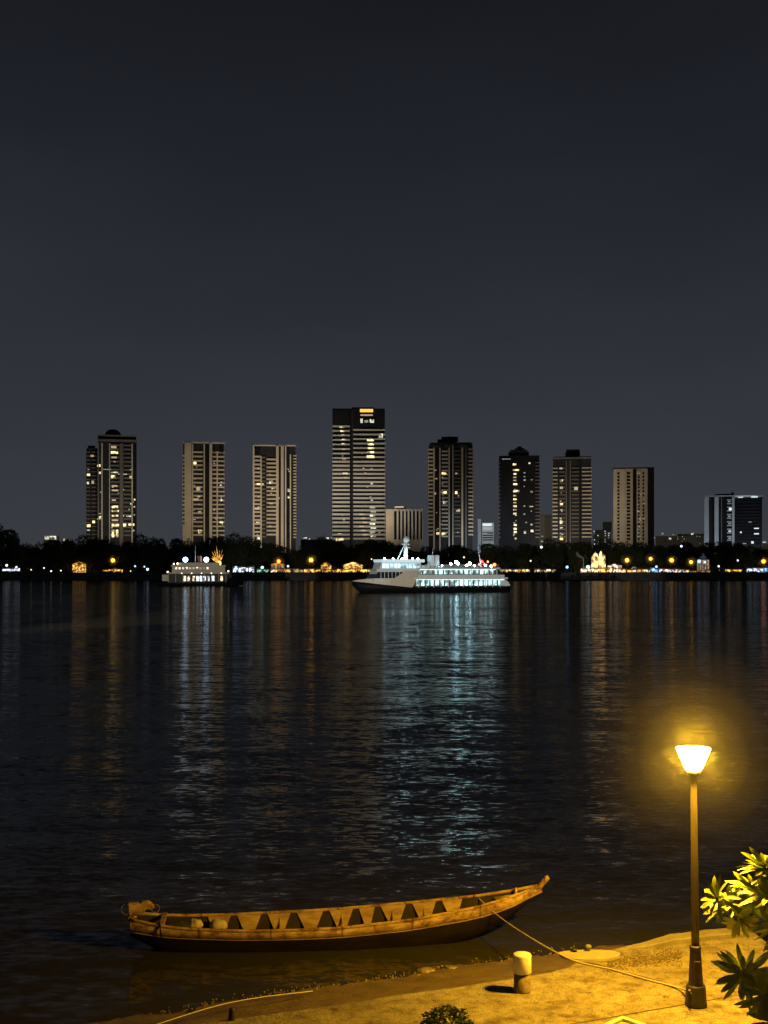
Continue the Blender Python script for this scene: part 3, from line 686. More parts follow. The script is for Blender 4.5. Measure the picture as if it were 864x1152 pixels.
# T2
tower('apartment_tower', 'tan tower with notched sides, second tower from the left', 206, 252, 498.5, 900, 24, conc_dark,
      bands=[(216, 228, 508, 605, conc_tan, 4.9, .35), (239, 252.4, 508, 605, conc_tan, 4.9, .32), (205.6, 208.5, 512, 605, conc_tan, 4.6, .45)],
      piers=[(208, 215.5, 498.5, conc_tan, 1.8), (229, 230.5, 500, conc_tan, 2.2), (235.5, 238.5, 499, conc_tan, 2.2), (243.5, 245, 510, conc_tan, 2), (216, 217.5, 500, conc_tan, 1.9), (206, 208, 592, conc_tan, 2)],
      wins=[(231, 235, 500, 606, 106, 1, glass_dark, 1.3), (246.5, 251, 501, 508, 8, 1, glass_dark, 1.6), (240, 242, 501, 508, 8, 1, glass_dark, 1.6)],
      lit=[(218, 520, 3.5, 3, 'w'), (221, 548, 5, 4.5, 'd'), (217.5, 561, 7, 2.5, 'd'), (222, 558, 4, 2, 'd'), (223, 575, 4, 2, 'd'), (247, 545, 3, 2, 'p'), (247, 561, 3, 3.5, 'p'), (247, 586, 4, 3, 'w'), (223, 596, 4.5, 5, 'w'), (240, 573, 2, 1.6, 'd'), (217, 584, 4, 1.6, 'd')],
      crown=[('parapet', 206, 252.6, 497.4, 499, conc_tan, -1)], facade_fill=1.15)
# T3
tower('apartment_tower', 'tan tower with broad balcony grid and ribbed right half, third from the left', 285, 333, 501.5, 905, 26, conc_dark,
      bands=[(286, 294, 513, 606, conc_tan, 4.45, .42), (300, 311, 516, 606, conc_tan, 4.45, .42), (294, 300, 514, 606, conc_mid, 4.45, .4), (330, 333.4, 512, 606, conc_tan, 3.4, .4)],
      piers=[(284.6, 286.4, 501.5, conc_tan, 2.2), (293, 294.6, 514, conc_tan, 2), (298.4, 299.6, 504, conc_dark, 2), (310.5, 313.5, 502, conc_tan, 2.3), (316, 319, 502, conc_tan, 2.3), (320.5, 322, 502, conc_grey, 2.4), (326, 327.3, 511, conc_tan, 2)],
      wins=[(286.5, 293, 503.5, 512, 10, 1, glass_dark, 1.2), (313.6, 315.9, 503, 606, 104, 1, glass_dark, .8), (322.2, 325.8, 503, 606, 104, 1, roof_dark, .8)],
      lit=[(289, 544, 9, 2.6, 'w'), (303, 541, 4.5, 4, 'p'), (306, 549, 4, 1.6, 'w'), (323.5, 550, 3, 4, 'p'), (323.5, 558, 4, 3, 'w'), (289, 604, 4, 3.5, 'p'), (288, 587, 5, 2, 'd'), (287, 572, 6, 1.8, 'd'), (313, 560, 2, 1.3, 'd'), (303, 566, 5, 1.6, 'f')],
      crown=[('parapet', 285, 333, 500.6, 502, conc_tan, -.8)], facade_fill=1.25)
# T4 tallest
lit4 = [(382, 480, 6, 1.8, 'p'), (383, 484.5, 5, 1.8, 'w'), (384, 489, 4, 1.4, 'd'), (385, 494, 4.5, 1.6, 'p'), (384, 499, 5, 1.2, 'w'), (385, 505, 4, 1.4, 'd'), (384, 510, 5, 1.4, 'f'), (385, 516, 5, 1.2, 'd'), (386, 532, 6, 1.5, 'w'), (387, 537, 4, 1.2, 'd'),
 (405, 460.5, 17, 4, 'o'), (405.5, 466.5, 16, 1.8, 'd'), (405.5, 471, 3, 6, 'p'), (410, 473, 5, 3, 'f'), (416, 472, 5.5, 4.5, 'p'), (426, 488, 5.5, 5.5, 'p'), (413, 494.5, 9, 2.2, 'w'), (413.5, 499, 8.5, 2.2, 'w'), (413.5, 503.5, 8.5, 2.2, 'w'), (413, 508, 9, 2.2, 'w'), (412.5, 512.5, 10, 3.4, 'w'), (417, 543, 3, 2.4, 'p'), (417, 562, 3, 1.6, 'p')]
lit4 += [(416 + (i % 2), 570 + 4.6 * i, 7, 2.3, 'p' if i % 3 else 'f') for i in range(8)] + [(404 + (i % 3) * 2, 578 + 4.6 * i, 6, 1.4, 'd') for i in range(6)] + [(378, 606, 10, 3, 'w'), (380, 600, 5, 1.2, 'd')]
tower('apartment_tower', 'tallest tower, horizontal pale bands split by a dark slot, orange light at its top', 374, 433, 459.5, 910, 30, glass_dark,
      bands=[(374, 393.5, 479, 518, conc_grey, 5.1, .30), (397.5, 433.4, 483, 518, conc_grey, 5.1, .30), (374, 393.5, 518.5, 608, conc_grey, 4.55, .47), (397.5, 433.4, 518.5, 608, conc_grey, 4.55, .47)],
      piers=[(393.8, 395.4, 462, roof_dark, 1.8), (395.6, 397.4, 461, conc_dark, 1.6)],
      wins=[(374, 393, 460.5, 478, 18, 1, roof_dark, 1.0), (398, 404.5, 459.8, 482, 23, 1, roof_dark, 1.0), (422.5, 433, 460.5, 482, 22, 1, roof_dark, 1.0)],
      lit=lit4, crown=[('crown_block', 396, 421, 458.0, 460, roof_dark, 1), ('roof_edge', 374, 394, 459.9, 461.5, roof_dark, -1)], facade_fill=1.35, fcol=(1, .88, .7))
# low block next to it
tower('office_block', 'low pale block with vertical ribs right of the tallest tower', 434, 476, 572.5, 890, 25, conc_grey,
      piers=[(434, 443, 573, conc_tan, 1.0)] + [(446.5 + i * 4.1, 448.3 + i * 4.1, 573.5, conc_grey, 1.6) for i in range(7)],
      wins=[(443.5 + i * 4.1, 446.2 + i * 4.1, 575, 606, 32, 1, roof_dark, .3) for i in range(8)], crown=[('rooftop_room', 444, 457, 569.6, 572.5, mat('lit_render', (.6, .35, .12), .8, .1), 8)],
      lit=[(444, 569.8, 12, 1.6, 'd')], facade_fill=.42, cat='building')
# T5 octagonal look
tower('apartment_tower', 'tower with overhanging dark roof slab and slim white piers, right of the tallest tower', 482, 532, 499.5, 900, 28, conc_dark,
      bands=[(481.7, 487, 505, 606, conc_tan, 4.35, .38), (497, 504, 507, 606, conc_grey, 4.35, .36), (527, 532.4, 505, 606, conc_tan, 4.35, .38), (511, 518, 507, 606, conc_mid, 4.35, .3)],
      piers=[(487.5, 489, 504, conc_tan, 2), (494.3, 495.6, 504, conc_tan, 2), (504.6, 506, 504, conc_grey, 2.2), (509, 510, 500, conc_grey, 2.4), (519, 521, 504, conc_tan, 2.2), (523.5, 525, 504, conc_mid, 2)],
      wins=[(489.3, 494, 505, 606, 102, 1, roof_dark, .8), (506.3, 508.7, 505, 606, 102, 1, roof_dark, .8)],
      lit=[(497, 531.5, 6, 2.6, 'w'), (495, 553, 9, 2.6, 'w'), (488, 554, 3, 3, 'd'), (498.5, 564, 4.5, 4, 'p'), (512, 532, 3, 2, 'd'), (512, 553, 3, 3.5, 'w'), (513, 574, 5, 2, 'd'), (515, 573, 3, 3, 'd'), (491, 599, 5, 3, 'w'), (497, 599.5, 6, 2.2, 'w'), (523.5, 513, 2, 1.4, 'f'), (489.5, 538, 3, 1.3, 'd')],
      crown=[('roof_slab', 484, 530.5, 498.2, 500.5, roof_dark, -3), ('roof_slab', 487, 527, 500.5, 503.5, conc_mid, 0), ('crown_block', 492, 514, 493.5, 498.2, roof_dark, 4), ('crown_block', 496.5, 515.5, 490.3, 493.5, roof_dark, 6), ('crown_block', 503, 510, 489.6, 490.3, roof_dark, 9)], facade_fill=.95)
# small glassy building
tower('lit_annex', 'small pale glass building with a bright top storey between two towers', 542, 556, 588, 930, 18, conc_cool,
      wins=[(543, 555, 599, 608, 2.6, .5, glass_dark, .3)], lit=[(543, 589, 12, 3, 'c'), (543, 593, 12, 4, 'f'), (544, 600, 5, 1.2, 'f')], facade_fill=.3, fcol=(.8, .9, 1), cat='building')
tower('slim_block', 'slim grey building slab left of the bright glass building', 537, 541.5, 584, 935, 12, conc_cool, facade_fill=.25, fcol=(.8, .9, 1), cat='building')
# T6 dark tower
tower('apartment_tower', 'black tower with stepped crown and a column of yellow windows', 561, 607, 512.5, 900, 26, roof_dark,
      bands=[(561, 563, 520, 606, conc_mid, 4.4, .3), (602, 607.2, 520, 606, conc_mid, 4.0, .25)],
      lit=[(577, 521.5, 4.5, 2.4, 'w'), (577, 528, 8, 2, 'w'), (577.5, 532.5, 4, 2, 'p'), (577.5, 536.5, 4, 1.6, 'd'), (577.5, 540, 4, 1.4, 'd'), (577.5, 544, 5, 2, 'w'), (577.5, 551.5, 8, 2.6, 'w'), (577.5, 557, 4, 2, 'p'), (577.5, 561, 4.5, 1.8, 'w'), (577.5, 565, 4, 1.4, 'd'), (577.5, 568.5, 4.5, 2.6, 'w'), (577.5, 573, 4.5, 1.5, 'p'), (577.5, 576.5, 4, 2.6, 'w'), (578, 589.5, 4, 2.4, 'w'), (578, 594, 4, 2.4, 'w'), (578, 597.5, 4, 2.6, 'w'), (579, 605, 2.5, 2, 'd'), (594.5, 520.5, 2.4, 2, 'p'), (589, 539.5, 2.6, 2, 'f'), (589, 531.5, 2.4, 1.4, 'f'), (596.5, 552.5, 3, 2.2, 'p'), (595.5, 569.5, 5, 1.2, 'd'), (589, 578, 2, 1.4, 'f'), (589.5, 597.5, 2.6, 3.4, 'p'), (596.5, 589.5, 3, 2, 'p'), (597, 596, 3.4, 3.2, 'w'), (565, 516, 11, 1, 'f'), (589, 569, 2, 1.2, 'd')],
      crown=[('crown_block', 572, 595, 507.5, 512.5, conc_dark, 3), ('crown_block', 574, 593, 505.6, 507.5, roof_dark, 2), ('crown_block', 579, 590, 503, 505.6, roof_dark, 8), ('crown_block', 582, 587, 500.5, 503, roof_dark, 11)], facade_fill=.42)
tower('office_block', 'dim grey block seen between the black tower and the balconied tower', 607.5, 621, 579, 960, 20, conc_mid, piers=[(609, 610.3, 580, conc_mid, 1.2), (612, 612.8, 580, conc_mid, 1.2), (616, 617, 580, conc_mid, 1.2)], lit=[(609, 603, 2.5, 1, 'f'), (608.5, 608, 3, 3, 'p')], facade_fill=.28, cat='building')
# T7
tower('apartment_tower', 'dark balconied tower with a small rooftop block, left of the tan slab tower', 622, 665, 513.5, 905, 27, conc_dark,
      bands=[(622, 627.5, 526, 608, conc_tan, 4.3, .34), (629.5, 636, 526, 608, conc_mid, 4.3, .28), (643, 651, 526, 608, conc_mid, 4.3, .3), (654.5, 665.2, 526, 608, conc_tan, 4.3, .3)],
      piers=[(636.6, 637.6, 518, conc_mid, 2), (641, 642, 518, conc_mid, 2), (652, 653.5, 518, roof_dark, 2)],
      lit=[(629.5, 526, 4, 2.2, 'd'), (630, 539.5, 4, 3, 'w'), (630, 547.5, 4, 3, 'd'), (630, 566, 4, 3, 'w'), (630, 586, 4, 3.6, 'w'), (630, 593, 4, 1.5, 'd'), (630, 605, 4, 3, 'o'), (646, 548, 4.5, 4, 'd'), (630.5, 573, 3, 1.4, 'd')],
      crown=[('parapet', 622, 665, 514.5, 516.3, conc_mid, -1.4), ('roof_block', 636, 652.5, 508, 513.5, conc_dark, 5), ('roof_block', 637, 652, 504.5, 507, conc_dark, 6)], facade_fill=.85)
# T8 tan slab
tower('apartment_tower', 'tan slab tower with rows of small dark windows and a dark right face', 690, 735, 527, 895, 24, conc_tan,
      wins=[(694.8, 697.2, 531, 608, 3.9, .62, roof_dark, .4), (705.2, 709, 531, 608, 3.9, .62, roof_dark, .4), (717.5, 719.5, 531, 608, 4.1, .7, roof_dark, .4), (722.5, 724.5, 531, 608, 4.1, .7, roof_dark, .4)],
      piers=[(700, 704, 528, conc_tan, .7), (710.5, 711.5, 528, conc_tan, .7), (712, 716, 528, roof_dark, .6), (726, 728, 528, conc_tan, 1.0), (728.5, 735.3, 527.5, roof_dark, .5)],
      lit=[(717, 530.5, 3, 3.4, 'w'), (723, 566, 2, 1.6, 'd'), (717, 575, 2, 1.5, 'd'), (723, 583, 2.2, 1.5, 'd'), (718, 592, 2, 1.5, 'd')], crown=[('parapet', 689.5, 735.5, 526, 527.2, roof_dark, -.8), ('rooftop', 702, 712, 525.2, 526, roof_dark, 8)], facade_fill=1.0)
# T10 right
tower('hotel_block', 'cool grey wide block with white pilasters at the far right', 793, 825, 558.5, 890, 22, roof_dark,
      piers=[(793, 798, 559, conc_cool, 1.5), (804, 808.5, 559, conc_cool, 1.6), (799, 801, 560, conc_dark, 1), (811, 812.2, 559, conc_mid, 1), (823, 825.5, 559, conc_cool, 1.8)],
      bands=[(817.5, 822.5, 562, 612, conc_cool, 4.1, .32)], lit=[(819.5, 571.5, 3.5, 3.5, 'c'), (818.5, 564, 3, 1.2, 'f'), (818.5, 580.5, 3.5, 1.5, 'f'), (819, 588.6, 3.4, 1.5, 'f'), (819, 597, 3.4, 1.5, 'c'), (819, 605, 3.4, 1.5, 'f')],
      crown=[('parapet', 792.6, 826, 557.4, 558.8, conc_cool, -1), ('roof_room', 805, 825, 555.2, 557.4, roof_dark, 5), ('roof_post', 822.5, 825, 553.2, 556, roof_dark, 8)], facade_fill=.8, fcol=(.85, .92, 1))
tower('hotel_wing', 'dark glazed wing with a pale roof edge, right end of the wide block', 826.5, 857, 559.5, 905, 22, glass_dark,
      bands=[(830, 855, 564, 614, conc_dark, 3.6, .4)], lit=[(828, 557.5, 26, 1.2, 'f'), (831, 559, 6, 1, 'c'), (845, 558.6, 8, 1.6, 'c'), (848, 594, 6, 1.4, 'c'), (848, 600, 6, 1.6, 'c'), (842, 587, 4, 1, 'f'), (833, 598, 2, 2, 'c'), (845, 609, 3, 3, 'c'), (836, 611, 4, 1.2, 'f')],
      crown=[('roof_edge', 826, 857.5, 557.6, 559.5, conc_cool, -1)], facade_fill=.45, fcol=(.85, .92, 1), cat='building')
# distant low blocks
tower('distant_block', 'distant low building dotted with white lights beside the tan slab tower', 667, 688, 596, 1250, 20, conc_mid, lit=rl([(668, 669.6), (672, 673.6), (676, 677.5), (680, 681.5), (684, 685.5)], 596, 612, 2.4, .6, ['c', 'f', 'p'], 4), crown=[('roof_room', 678, 688, 587, 596, conc_mid, 2)], facade_fill=.12, cat='building')
tower('distant_block', 'long distant low building between the tan slab tower and the hotel', 738, 791, 603, 1300, 30, conc_mid, lit=[(745, 599.3, 2.6, 2.6, 'p'), (777, 599.5, 3, 2.6, 'p'), (753, 604.6, 3, 2.4, 'p'), (736, 604, 1.5, 2, 'd'), (757, 601, 1.2, 1.2, 'd'), (783, 603, 1.2, 1.2, 'f'), (769, 606, 1.2, 1.2, 'f')] + rl([(762, 763), (767, 768), (772, 773), (786, 787)], 602, 612, 2.6, .5, ['f', 'd'], 9), crown=[('roof_room', 762, 791, 600.5, 603, conc_mid, 5)], facade_fill=.12, cat='building')
tower('distant_block', 'distant grey building cut by the right edge of the view', 858, 880, 612, 1000, 20, conc_mid, lit=[(858.5, 609.5, 4, 1, 'c')], facade_fill=.2, cat='building')
tower('distant_block', 'distant building with a lit white parapet over the trees at the left', 49, 67, 602.5, 1000, 16, conc_mid, lit=[(50.5, 603, 14.5, 4.6, 'p')], facade_fill=.1, cat='building')
tower('distant_block', 'small distant building with two white lights left of the domed tower', 70, 82, 606.5, 1000, 14, conc_dark, lit=[(71.5, 606, 2.4, 3, 'p'), (77.5, 607.5, 3, 2.4, 'p')], facade_fill=0, cat='building')
tower('distant_block', 'distant low block glimpsed between the third and the tallest tower', 338, 374, 607, 1100, 14, conc_dark, lit=[(341, 604.6, 5, 1.6, 'p'), (347, 606, 2, 1.2, 'p'), (367, 604.8, 3.4, 1.8, 'p'), (372, 604.4, 1.8, 1.4, 'f')], facade_fill=0, cat='building')

# ============================================================ FAR SHORE TREES
far_leaf = mat('far_foliage', (0.035, 0.05, 0.018), 0.8, 0.45, 0.35)
far_leaf2 = mat('far_foliage_olive', (0.06, 0.07, 0.022), 0.8, 0.45, 0.35)
def far_tree_proto(seed, kind):
    rd = random.Random(seed)
    root = empty('shore_tree', (0, -500, 0))
    g = MB()
    lobes = []
    nl = {0: 11, 1: 9, 2: 6}[kind]
    for i in range(nl):
        if kind == 0: lobes.append((Vector((rd.uniform(-.55, .55), rd.uniform(-.35, .35), rd.uniform(.30, .78))), rd.uniform(.18, .30)))
        elif kind == 1: lobes.append((Vector((rd.uniform(-.35, .35), rd.uniform(-.3, .3), rd.uniform(.25, .85))), rd.uniform(.15, .26)))
        else: lobes.append((Vector((rd.uniform(-.16, .16), rd.uniform(-.15, .15), .25 + .12 * i)), rd.uniform(.12, .2)))
    for c, r in lobes:
        for k in range(int(2600 * r)):
            d = Vector((rd.gauss(0, 1), rd.gauss(0, 1), rd.gauss(0, 1))).normalized()
            rr = r * rd.uniform(.35, 1.0) ** .4 * (1 + .35 * mnoise.noise(d * 3 + c * 9))
            p = c + Vector((d.x * rr * 1.1, d.y * rr, d.z * rr * .85))
            s = rd.uniform(.014, .030); a = rd.uniform(0, 6.28); b_ = rd.uniform(-1, 1)
            u = Vector((math.cos(a), math.sin(a), b_)).normalized() * s; w = Vector((rd.gauss(0, 1), rd.gauss(0, 1), rd.gauss(0, 1))).normalized() * s
            g.poly([p - u, p + w * .7, p + u * 1.2, p - w])
    g.build('crown', far_leaf if seed % 3 else far_leaf2, root, recalc=False)
    g = MB(); g.tube([(0, 0, 0), (.01, 0, .22), (.02, 0, .5)], [.030, .022, .010], 7)
    for c, r in lobes: g.tube([(.008, 0, .2), tuple(Vector((.01, 0, .25)).lerp(c, .5)), tuple(c)], [.014, .009, .003], 5)
    g.build('trunk', bark, root)
    return root
protos = [(far_tree_proto(i, k), k) for i, k in ((1, 0), (2, 0), (3, 1), (4, 1), (5, 0), (6, 2), (7, 1))]
skyline = [(-40, 585), (-8, 586), (12, 598), (30, 612), (60, 609), (100, 606), (118, 603), (150, 607), (168, 604), (200, 606), (225, 607), (262, 602), (285, 607), (300, 612), (318, 618), (336, 614), (360, 607), (390, 607), (405, 611), (430, 606), (455, 610), (480, 613), (520, 613), (560, 613), (600, 611), (625, 607), (660, 609), (690, 606), (705, 606), (740, 614), (775, 612), (800, 613), (835, 605), (850, 612), (870, 616), (910, 606)]
LM = [(0, 'the left edge of the view'), (58, 'the lit white parapet'), (103, 'the dark tower wing'), (131, 'the domed tower'), (180, 'the steamer bow'), (229, 'the notched tan tower'), (262, 'the white marquee'), (309, 'the balcony grid tower'), (350, 'the amber lamps'), (403, 'the tallest tower'), (455, 'the low ribbed block'), (507, 'the slab-roofed tower'), (548, 'the bright glass building'), (584, 'the black tower'), (643, 'the balconied tower'), (673, 'the glowing shell'), (712, 'the tan slab tower'), (765, 'the long low building'), (809, 'the white-pilastered hotel'), (842, 'the glazed hotel wing'), (866, 'the right edge of the view')]
used = set()
def where(px):
    x, nme = min(LM, key=lambda q: abs(q[0] - px))
    d = px - x
    return ('directly below ' if abs(d) < 5 else 'just left of ' if d < 0 else 'just right of ') + nme
def uniq(fmt, px, extra=('',)):
    w = where(px)
    for e in extra:
        s = fmt.format(e=e, w=w).replace('  ', ' ')
        if s not in used: used.add(s); return s
    return s
rd = random.Random(5); first = set(); px = -34; idx = 0
def place_tree(px, top, Y, wide, row):
    global idx
    i = rd.randrange(len(protos)); pr, kd = protos[i]
    z_top = CAMZ - (top - HOR) / F * Y; H = (z_top - 4.2) / (.96 if kd else .93)
    if i in first: r = copy_tree(pr)
    else: r = pr; first.add(i)
    r.location = ((px - CX) / F * Y, Y, 4.2); r.rotation_euler = (0, 0, rd.uniform(-.5, .5))
    ww = wide / max(.1, (1.35, 1.0, .6)[kd])
    r.scale = (ww * rd.choice((-1, 1)), abs(ww) * .8, H)
    shp = ('spreading', 'rounded', 'slender')[kd]
    tag(r, uniq('dark {e} ' + shp + ' tree, ' + row + ', {w}', px, ('tall' if H > 23 else 'low' if H < 14 else 'leafy', 'uneven', 'ragged', 'dense', 'loose', 'bushy', 'shaggy', 'thin', 'knobbly', 'lopsided')), 'tree', 'trees along the far shore')
while px < 900:
    top = lerp_tab(skyline, px)
    place_tree(px, top + rd.uniform(-1.5, 3.0), rd.uniform(755, 785), rd.uniform(19, 25), 'rear row')
    px += rd.uniform(15, 23)
px = -30
while px < 900:
    if not (655 < px < 690) and not (372 < px < 398):
        place_tree(px, lerp_tab(skyline, px) + rd.uniform(7, 15), rd.uniform(732, 748), rd.uniform(15, 21), 'front row')
    px += rd.uniform(19, 30)
for o_, kd in [protos[i] for i in range(len(protos)) if i not in first]:
    for ch in [k for k in bpy.data.objects if k.parent == o_]: bpy.data.objects.remove(ch)
    bpy.data.objects.remove(o_)
g = MB()      # undergrowth closing the view between the trunks
rd = random.Random(8)
for i in range(9000):
    x = rd.uniform(-290, 290); y = rd.uniform(728, 752); h = 3.4 + 2.6 * mnoise.noise(Vector((x * .05, y * .1, 0)))
    p = Vector((x, y, 4.2 + rd.uniform(0, max(1, h)))); s = rd.uniform(.5, 1.1)
    u = Vector((rd.gauss(0, 1), rd.gauss(0, .4), rd.gauss(0, 1))).normalized() * s; w = Vector((rd.gauss(0, 1), rd.gauss(0, .4), rd.gauss(0, 1))).normalized() * s
    g.poly([p - u, p + w, p + u, p - w])
tag(g.build('undergrowth', far_leaf, recalc=False), 'dark undergrowth along the far bank', kind='stuff')
g = MB(); rd = random.Random(9)
for i in range(15000):
    x = rd.uniform(-330, 330); y = rd.uniform(788, 800); h = 13 + 3 * mnoise.noise(Vector((x * .03, 1, 0)))
    p = Vector((x, y, 4.2 + rd.uniform(0, h))); s = rd.uniform(.8, 1.7)
    u = Vector((rd.gauss(0, 1), rd.gauss(0, .4), rd.gauss(0, 1))).normalized() * s; w = Vector((rd.gauss(0, 1), rd.gauss(0, .4), rd.gauss(0, 1))).normalized() * s
    g.poly([p - u, p + w, p + u, p - w])
tag(g.build('woodland', far_leaf, recalc=False), 'dark woodland mass behind the shore trees', kind='stuff')

# ============================================================ FAR SHORE LIGHTS
YS = 718.0; SS = YS / F
lampc = dict(
    y=glow('lamp_amber', (1.0, 0.46, 0.03), 5.5), o=glow('lamp_orange', (1.0, 0.26, 0.02), 5), w=glow('lamp_white', (0.85, 0.93, 1.0), 2),
    b=glow('lamp_blue', (0.30, 0.55, 1.0), 2.6), c=glow('lamp_cyan', (0.45, 0.85, 1.0), 3), s=glow('lamp_small_warm', (1.0, 0.75, 0.4), 2))
cname = dict(y='amber', o='orange', w='white', b='blue', c='cyan', s='warm white')
far_pole = mat('far_pole', (0.05, 0.05, 0.05), 0.6, 0.2)
def far_lamp(px, py, c, r, lab=None):
    Y = YS + 1.5; p = P(px, py, Y); root = empty('promenade_lamp', (p.x, Y, 4.2))
    h = p.z - 4.2
    g = MB(); g.tube([(0, 0, 0), (0, 0, max(.4, h - r * .7))], .12, 6); g.build('pole', far_pole, root)
    g = MB(); g.lathe([(r * math.sin(a), -r * math.cos(a)) for a in [.15 + i * (math.pi - .3) / 8 for i in range(9)]], 12, (0, 0, h)); g.build('globe', lampc[c], root)
    tag(root, lab or uniq('{e} ' + cname[c] + ' lamp on the far promenade {w}', px, ('glowing', 'tall', 'low', 'faint', 'second', 'third', 'small')), 'lamp', 'lamps along the far promenade')
for q in [(127, 630.5, 'y', 1.15), (313.5, 631.5, 'o', 1.1), (350, 630, 'y', 1.25), (705.5, 630.3, 'y', 1.15), (732, 628.6, 'y', .95), (755.5, 630.3, 'y', 1.2), (777.5, 632.3, 'y', 1.0), (859, 631.5, 'o', 1.3),
          (265.5, 638.5, 'b', .85), (270, 642.5, 'w', .8), (295, 638.5, 'c', .9), (324, 637, 'b', .7), (638, 638, 'b', .85), (661.5, 638, 'c', 1.15), (735.5, 640.5, 'b', .9), (738.5, 637.5, 'b', .7), (786.5, 631.5, 'b', 1.0), (793, 632.5, 'b', .75), (830, 630.5, 'w', .55), (808.5, 637, 'w', .6),
          (7.5, 636, 'w', .75), (18.5, 638, 'w', .6), (35, 641, 's', .4), (49.5, 639, 'w', .45), (57.5, 642.5, 'w', .5), (68.5, 642, 's', .45), (152, 637, 'b', .55), (166, 640.5, 'w', .8), (162.5, 637.5, 'b', .5), (597, 631, 's', .55), (609, 615.5, 'w', .75), (766.5, 614.5, 'w', .7), (147, 642.5, 's', .35), (418, 629, 's', .4), (522, 627, 's', .5), (656, 643, 'w', .6)]:
    far_lamp(*q)
stall_e = dict(g=glow('stall_gold', (1.0, 0.48, 0.08), 1.9, .55), w=glow('stall_warm', (1.0, 0.66, 0.34), 1.7, .7), c=glow('stall_cool', (0.72, 0.85, 1.0), 1.7, .7),
               b=glow('stall_blue', (0.25, 0.55, 1.0), 1.3, .7), d=glow('stall_dim', (1.0, 0.6, 0.25), 0.35, .7), n=glow('stall_green', (0.35, 0.9, 0.6), .7, .7))
sname = dict(g='golden', w='warm-lit', c='cool white', b='blue-lit', d='dimly lit', n='greenish-lit')
canv = [mat('canvas_white', (.6, .58, .55), .8, .1), mat('canvas_red', (.4, .10, .06), .8, .1), mat('canvas_blue', (.10, .16, .35), .8, .1), mat('canvas_ochre', (.5, .32, .10), .8, .1)]
rd = random.Random(21)
def stall(a, c, yb, yt, k):
    Y = YS + rd.uniform(0, 3); s = Y / F; W = (c - a) * s; H = (yb - yt) * s
    z0 = CAMZ - (yb - HOR) * s - 4.2
    root = empty('market_stall', (((a + c) / 2 - CX) * s, Y, 4.2)); H += z0; 
    g = MB(); g.box((-W / 2, 1.2, .1), (W / 2, 1.5, H * .80)); g.build('lit_interior', stall_e[k], root)
    g = MB(); h0 = H * .84; ov = .25
    g.poly([(-W / 2 - ov, -1.4, h0), (W / 2 + ov, -1.4, h0), (W / 2 + ov, 0, H), (-W / 2 - ov, 0, H)], (0, 0, .12)); g.poly([(-W / 2 - ov, 0, H), (W / 2 + ov, 0, H), (W / 2 + ov, 1.6, h0), (-W / 2 - ov, 1.6, h0)], (0, 0, .12))
    g.build('canopy', rd.choice(canv), root)
    g = MB(); g.box((-W / 2, -1.2, 0), (W / 2, -.7, .9)); g.build('counter', rd.choice(canv), root)
    for x in (-W / 2, W / 2):
        g = MB(); g.box((x - .07, -1.3, 0), (x + .07, -1.16, h0)); g.build('post', far_pole, root)
    tag(root, uniq('{e} ' + sname[k] + ' far promenade stall {w}', (a + c) / 2, ('small', 'narrow', 'crowded', 'busy', 'low', 'open', 'long', 'bright', 'plain', 'squat', 'tidy', 'wide', 'shallow')), 'stall', 'lit stalls along the far promenade')
def stall_run(a, c, yb, yt, k, step=8):
    x = a
    while x < c - 2:
        w = min(step * rd.uniform(.8, 1.25), c - x); stall(x, x + w - .6, yb + rd.uniform(-.3, .3), yt + rd.uniform(-.9, .7), k if isinstance(k, str) and len(k) == 1 else rd.choice(k)); x += w
stall_run(2, 22, 643, 639, 'c', 7); stall_run(115, 140, 645, 640, 'g', 6)
stall_run(262, 286, 644, 637, 'ccb', 8); stall_run(289, 303, 645, 639, 'n', 7); stall_run(304, 328, 645, 639.5, 'gw', 7)
stall_run(329, 342, 641.5, 639.8, 'd', 7); stall_run(342, 372, 645, 640, 'g', 6); stall_run(372, 424, 645, 640, 'g', 7)
stall_run(562, 598, 643, 639.5, 'wdg', 7); stall_run(602, 627, 643, 640, 'dw', 6); stall_run(654, 700, 644.5, 639, 'wgw', 7)
stall_run(700, 732, 645, 640, 'gww', 6); stall_run(732, 741, 645, 639, 'b', 5); stall_run(742, 776, 645, 640, 'wwc', 6); stall_run(776, 800, 644, 641.5, 'd', 8)
stall_run(817, 836, 643.5, 639.5, 'g', 6); stall_run(841, 872, 644.5, 638.5, 'ccb', 7)
stall_run(430, 470, 645, 641, 'd', 8); stall_run(500, 560, 645, 641, 'd', 9)
# crowd in front of the stalls
g = MB()
for i in range(520):
    a, c = rd.choice([(2, 22), (115, 140), (262, 328), (342, 424), (562, 627), (654, 776), (817, 870)])
    p = P(rd.uniform(a, c), 640, YS - rd.uniform(2.2, 4.5)); h = rd.uniform(1.5, 1.85); q = rd.uniform(.2, .3)
    g.lathe([(.10, 0), (q * .75, h * .35), (q, h * .6), (q * .9, h * .8), (.07, h * .86), (.12, h * .93), (.06, h)], 6, (p.x, p.y, 4.2))
tag(g.build('crowd', mat('crowd_clothes', (.10, .09, .09), .9, .6, .6)), 'dark mass of people standing before the lit stalls', kind='stuff')
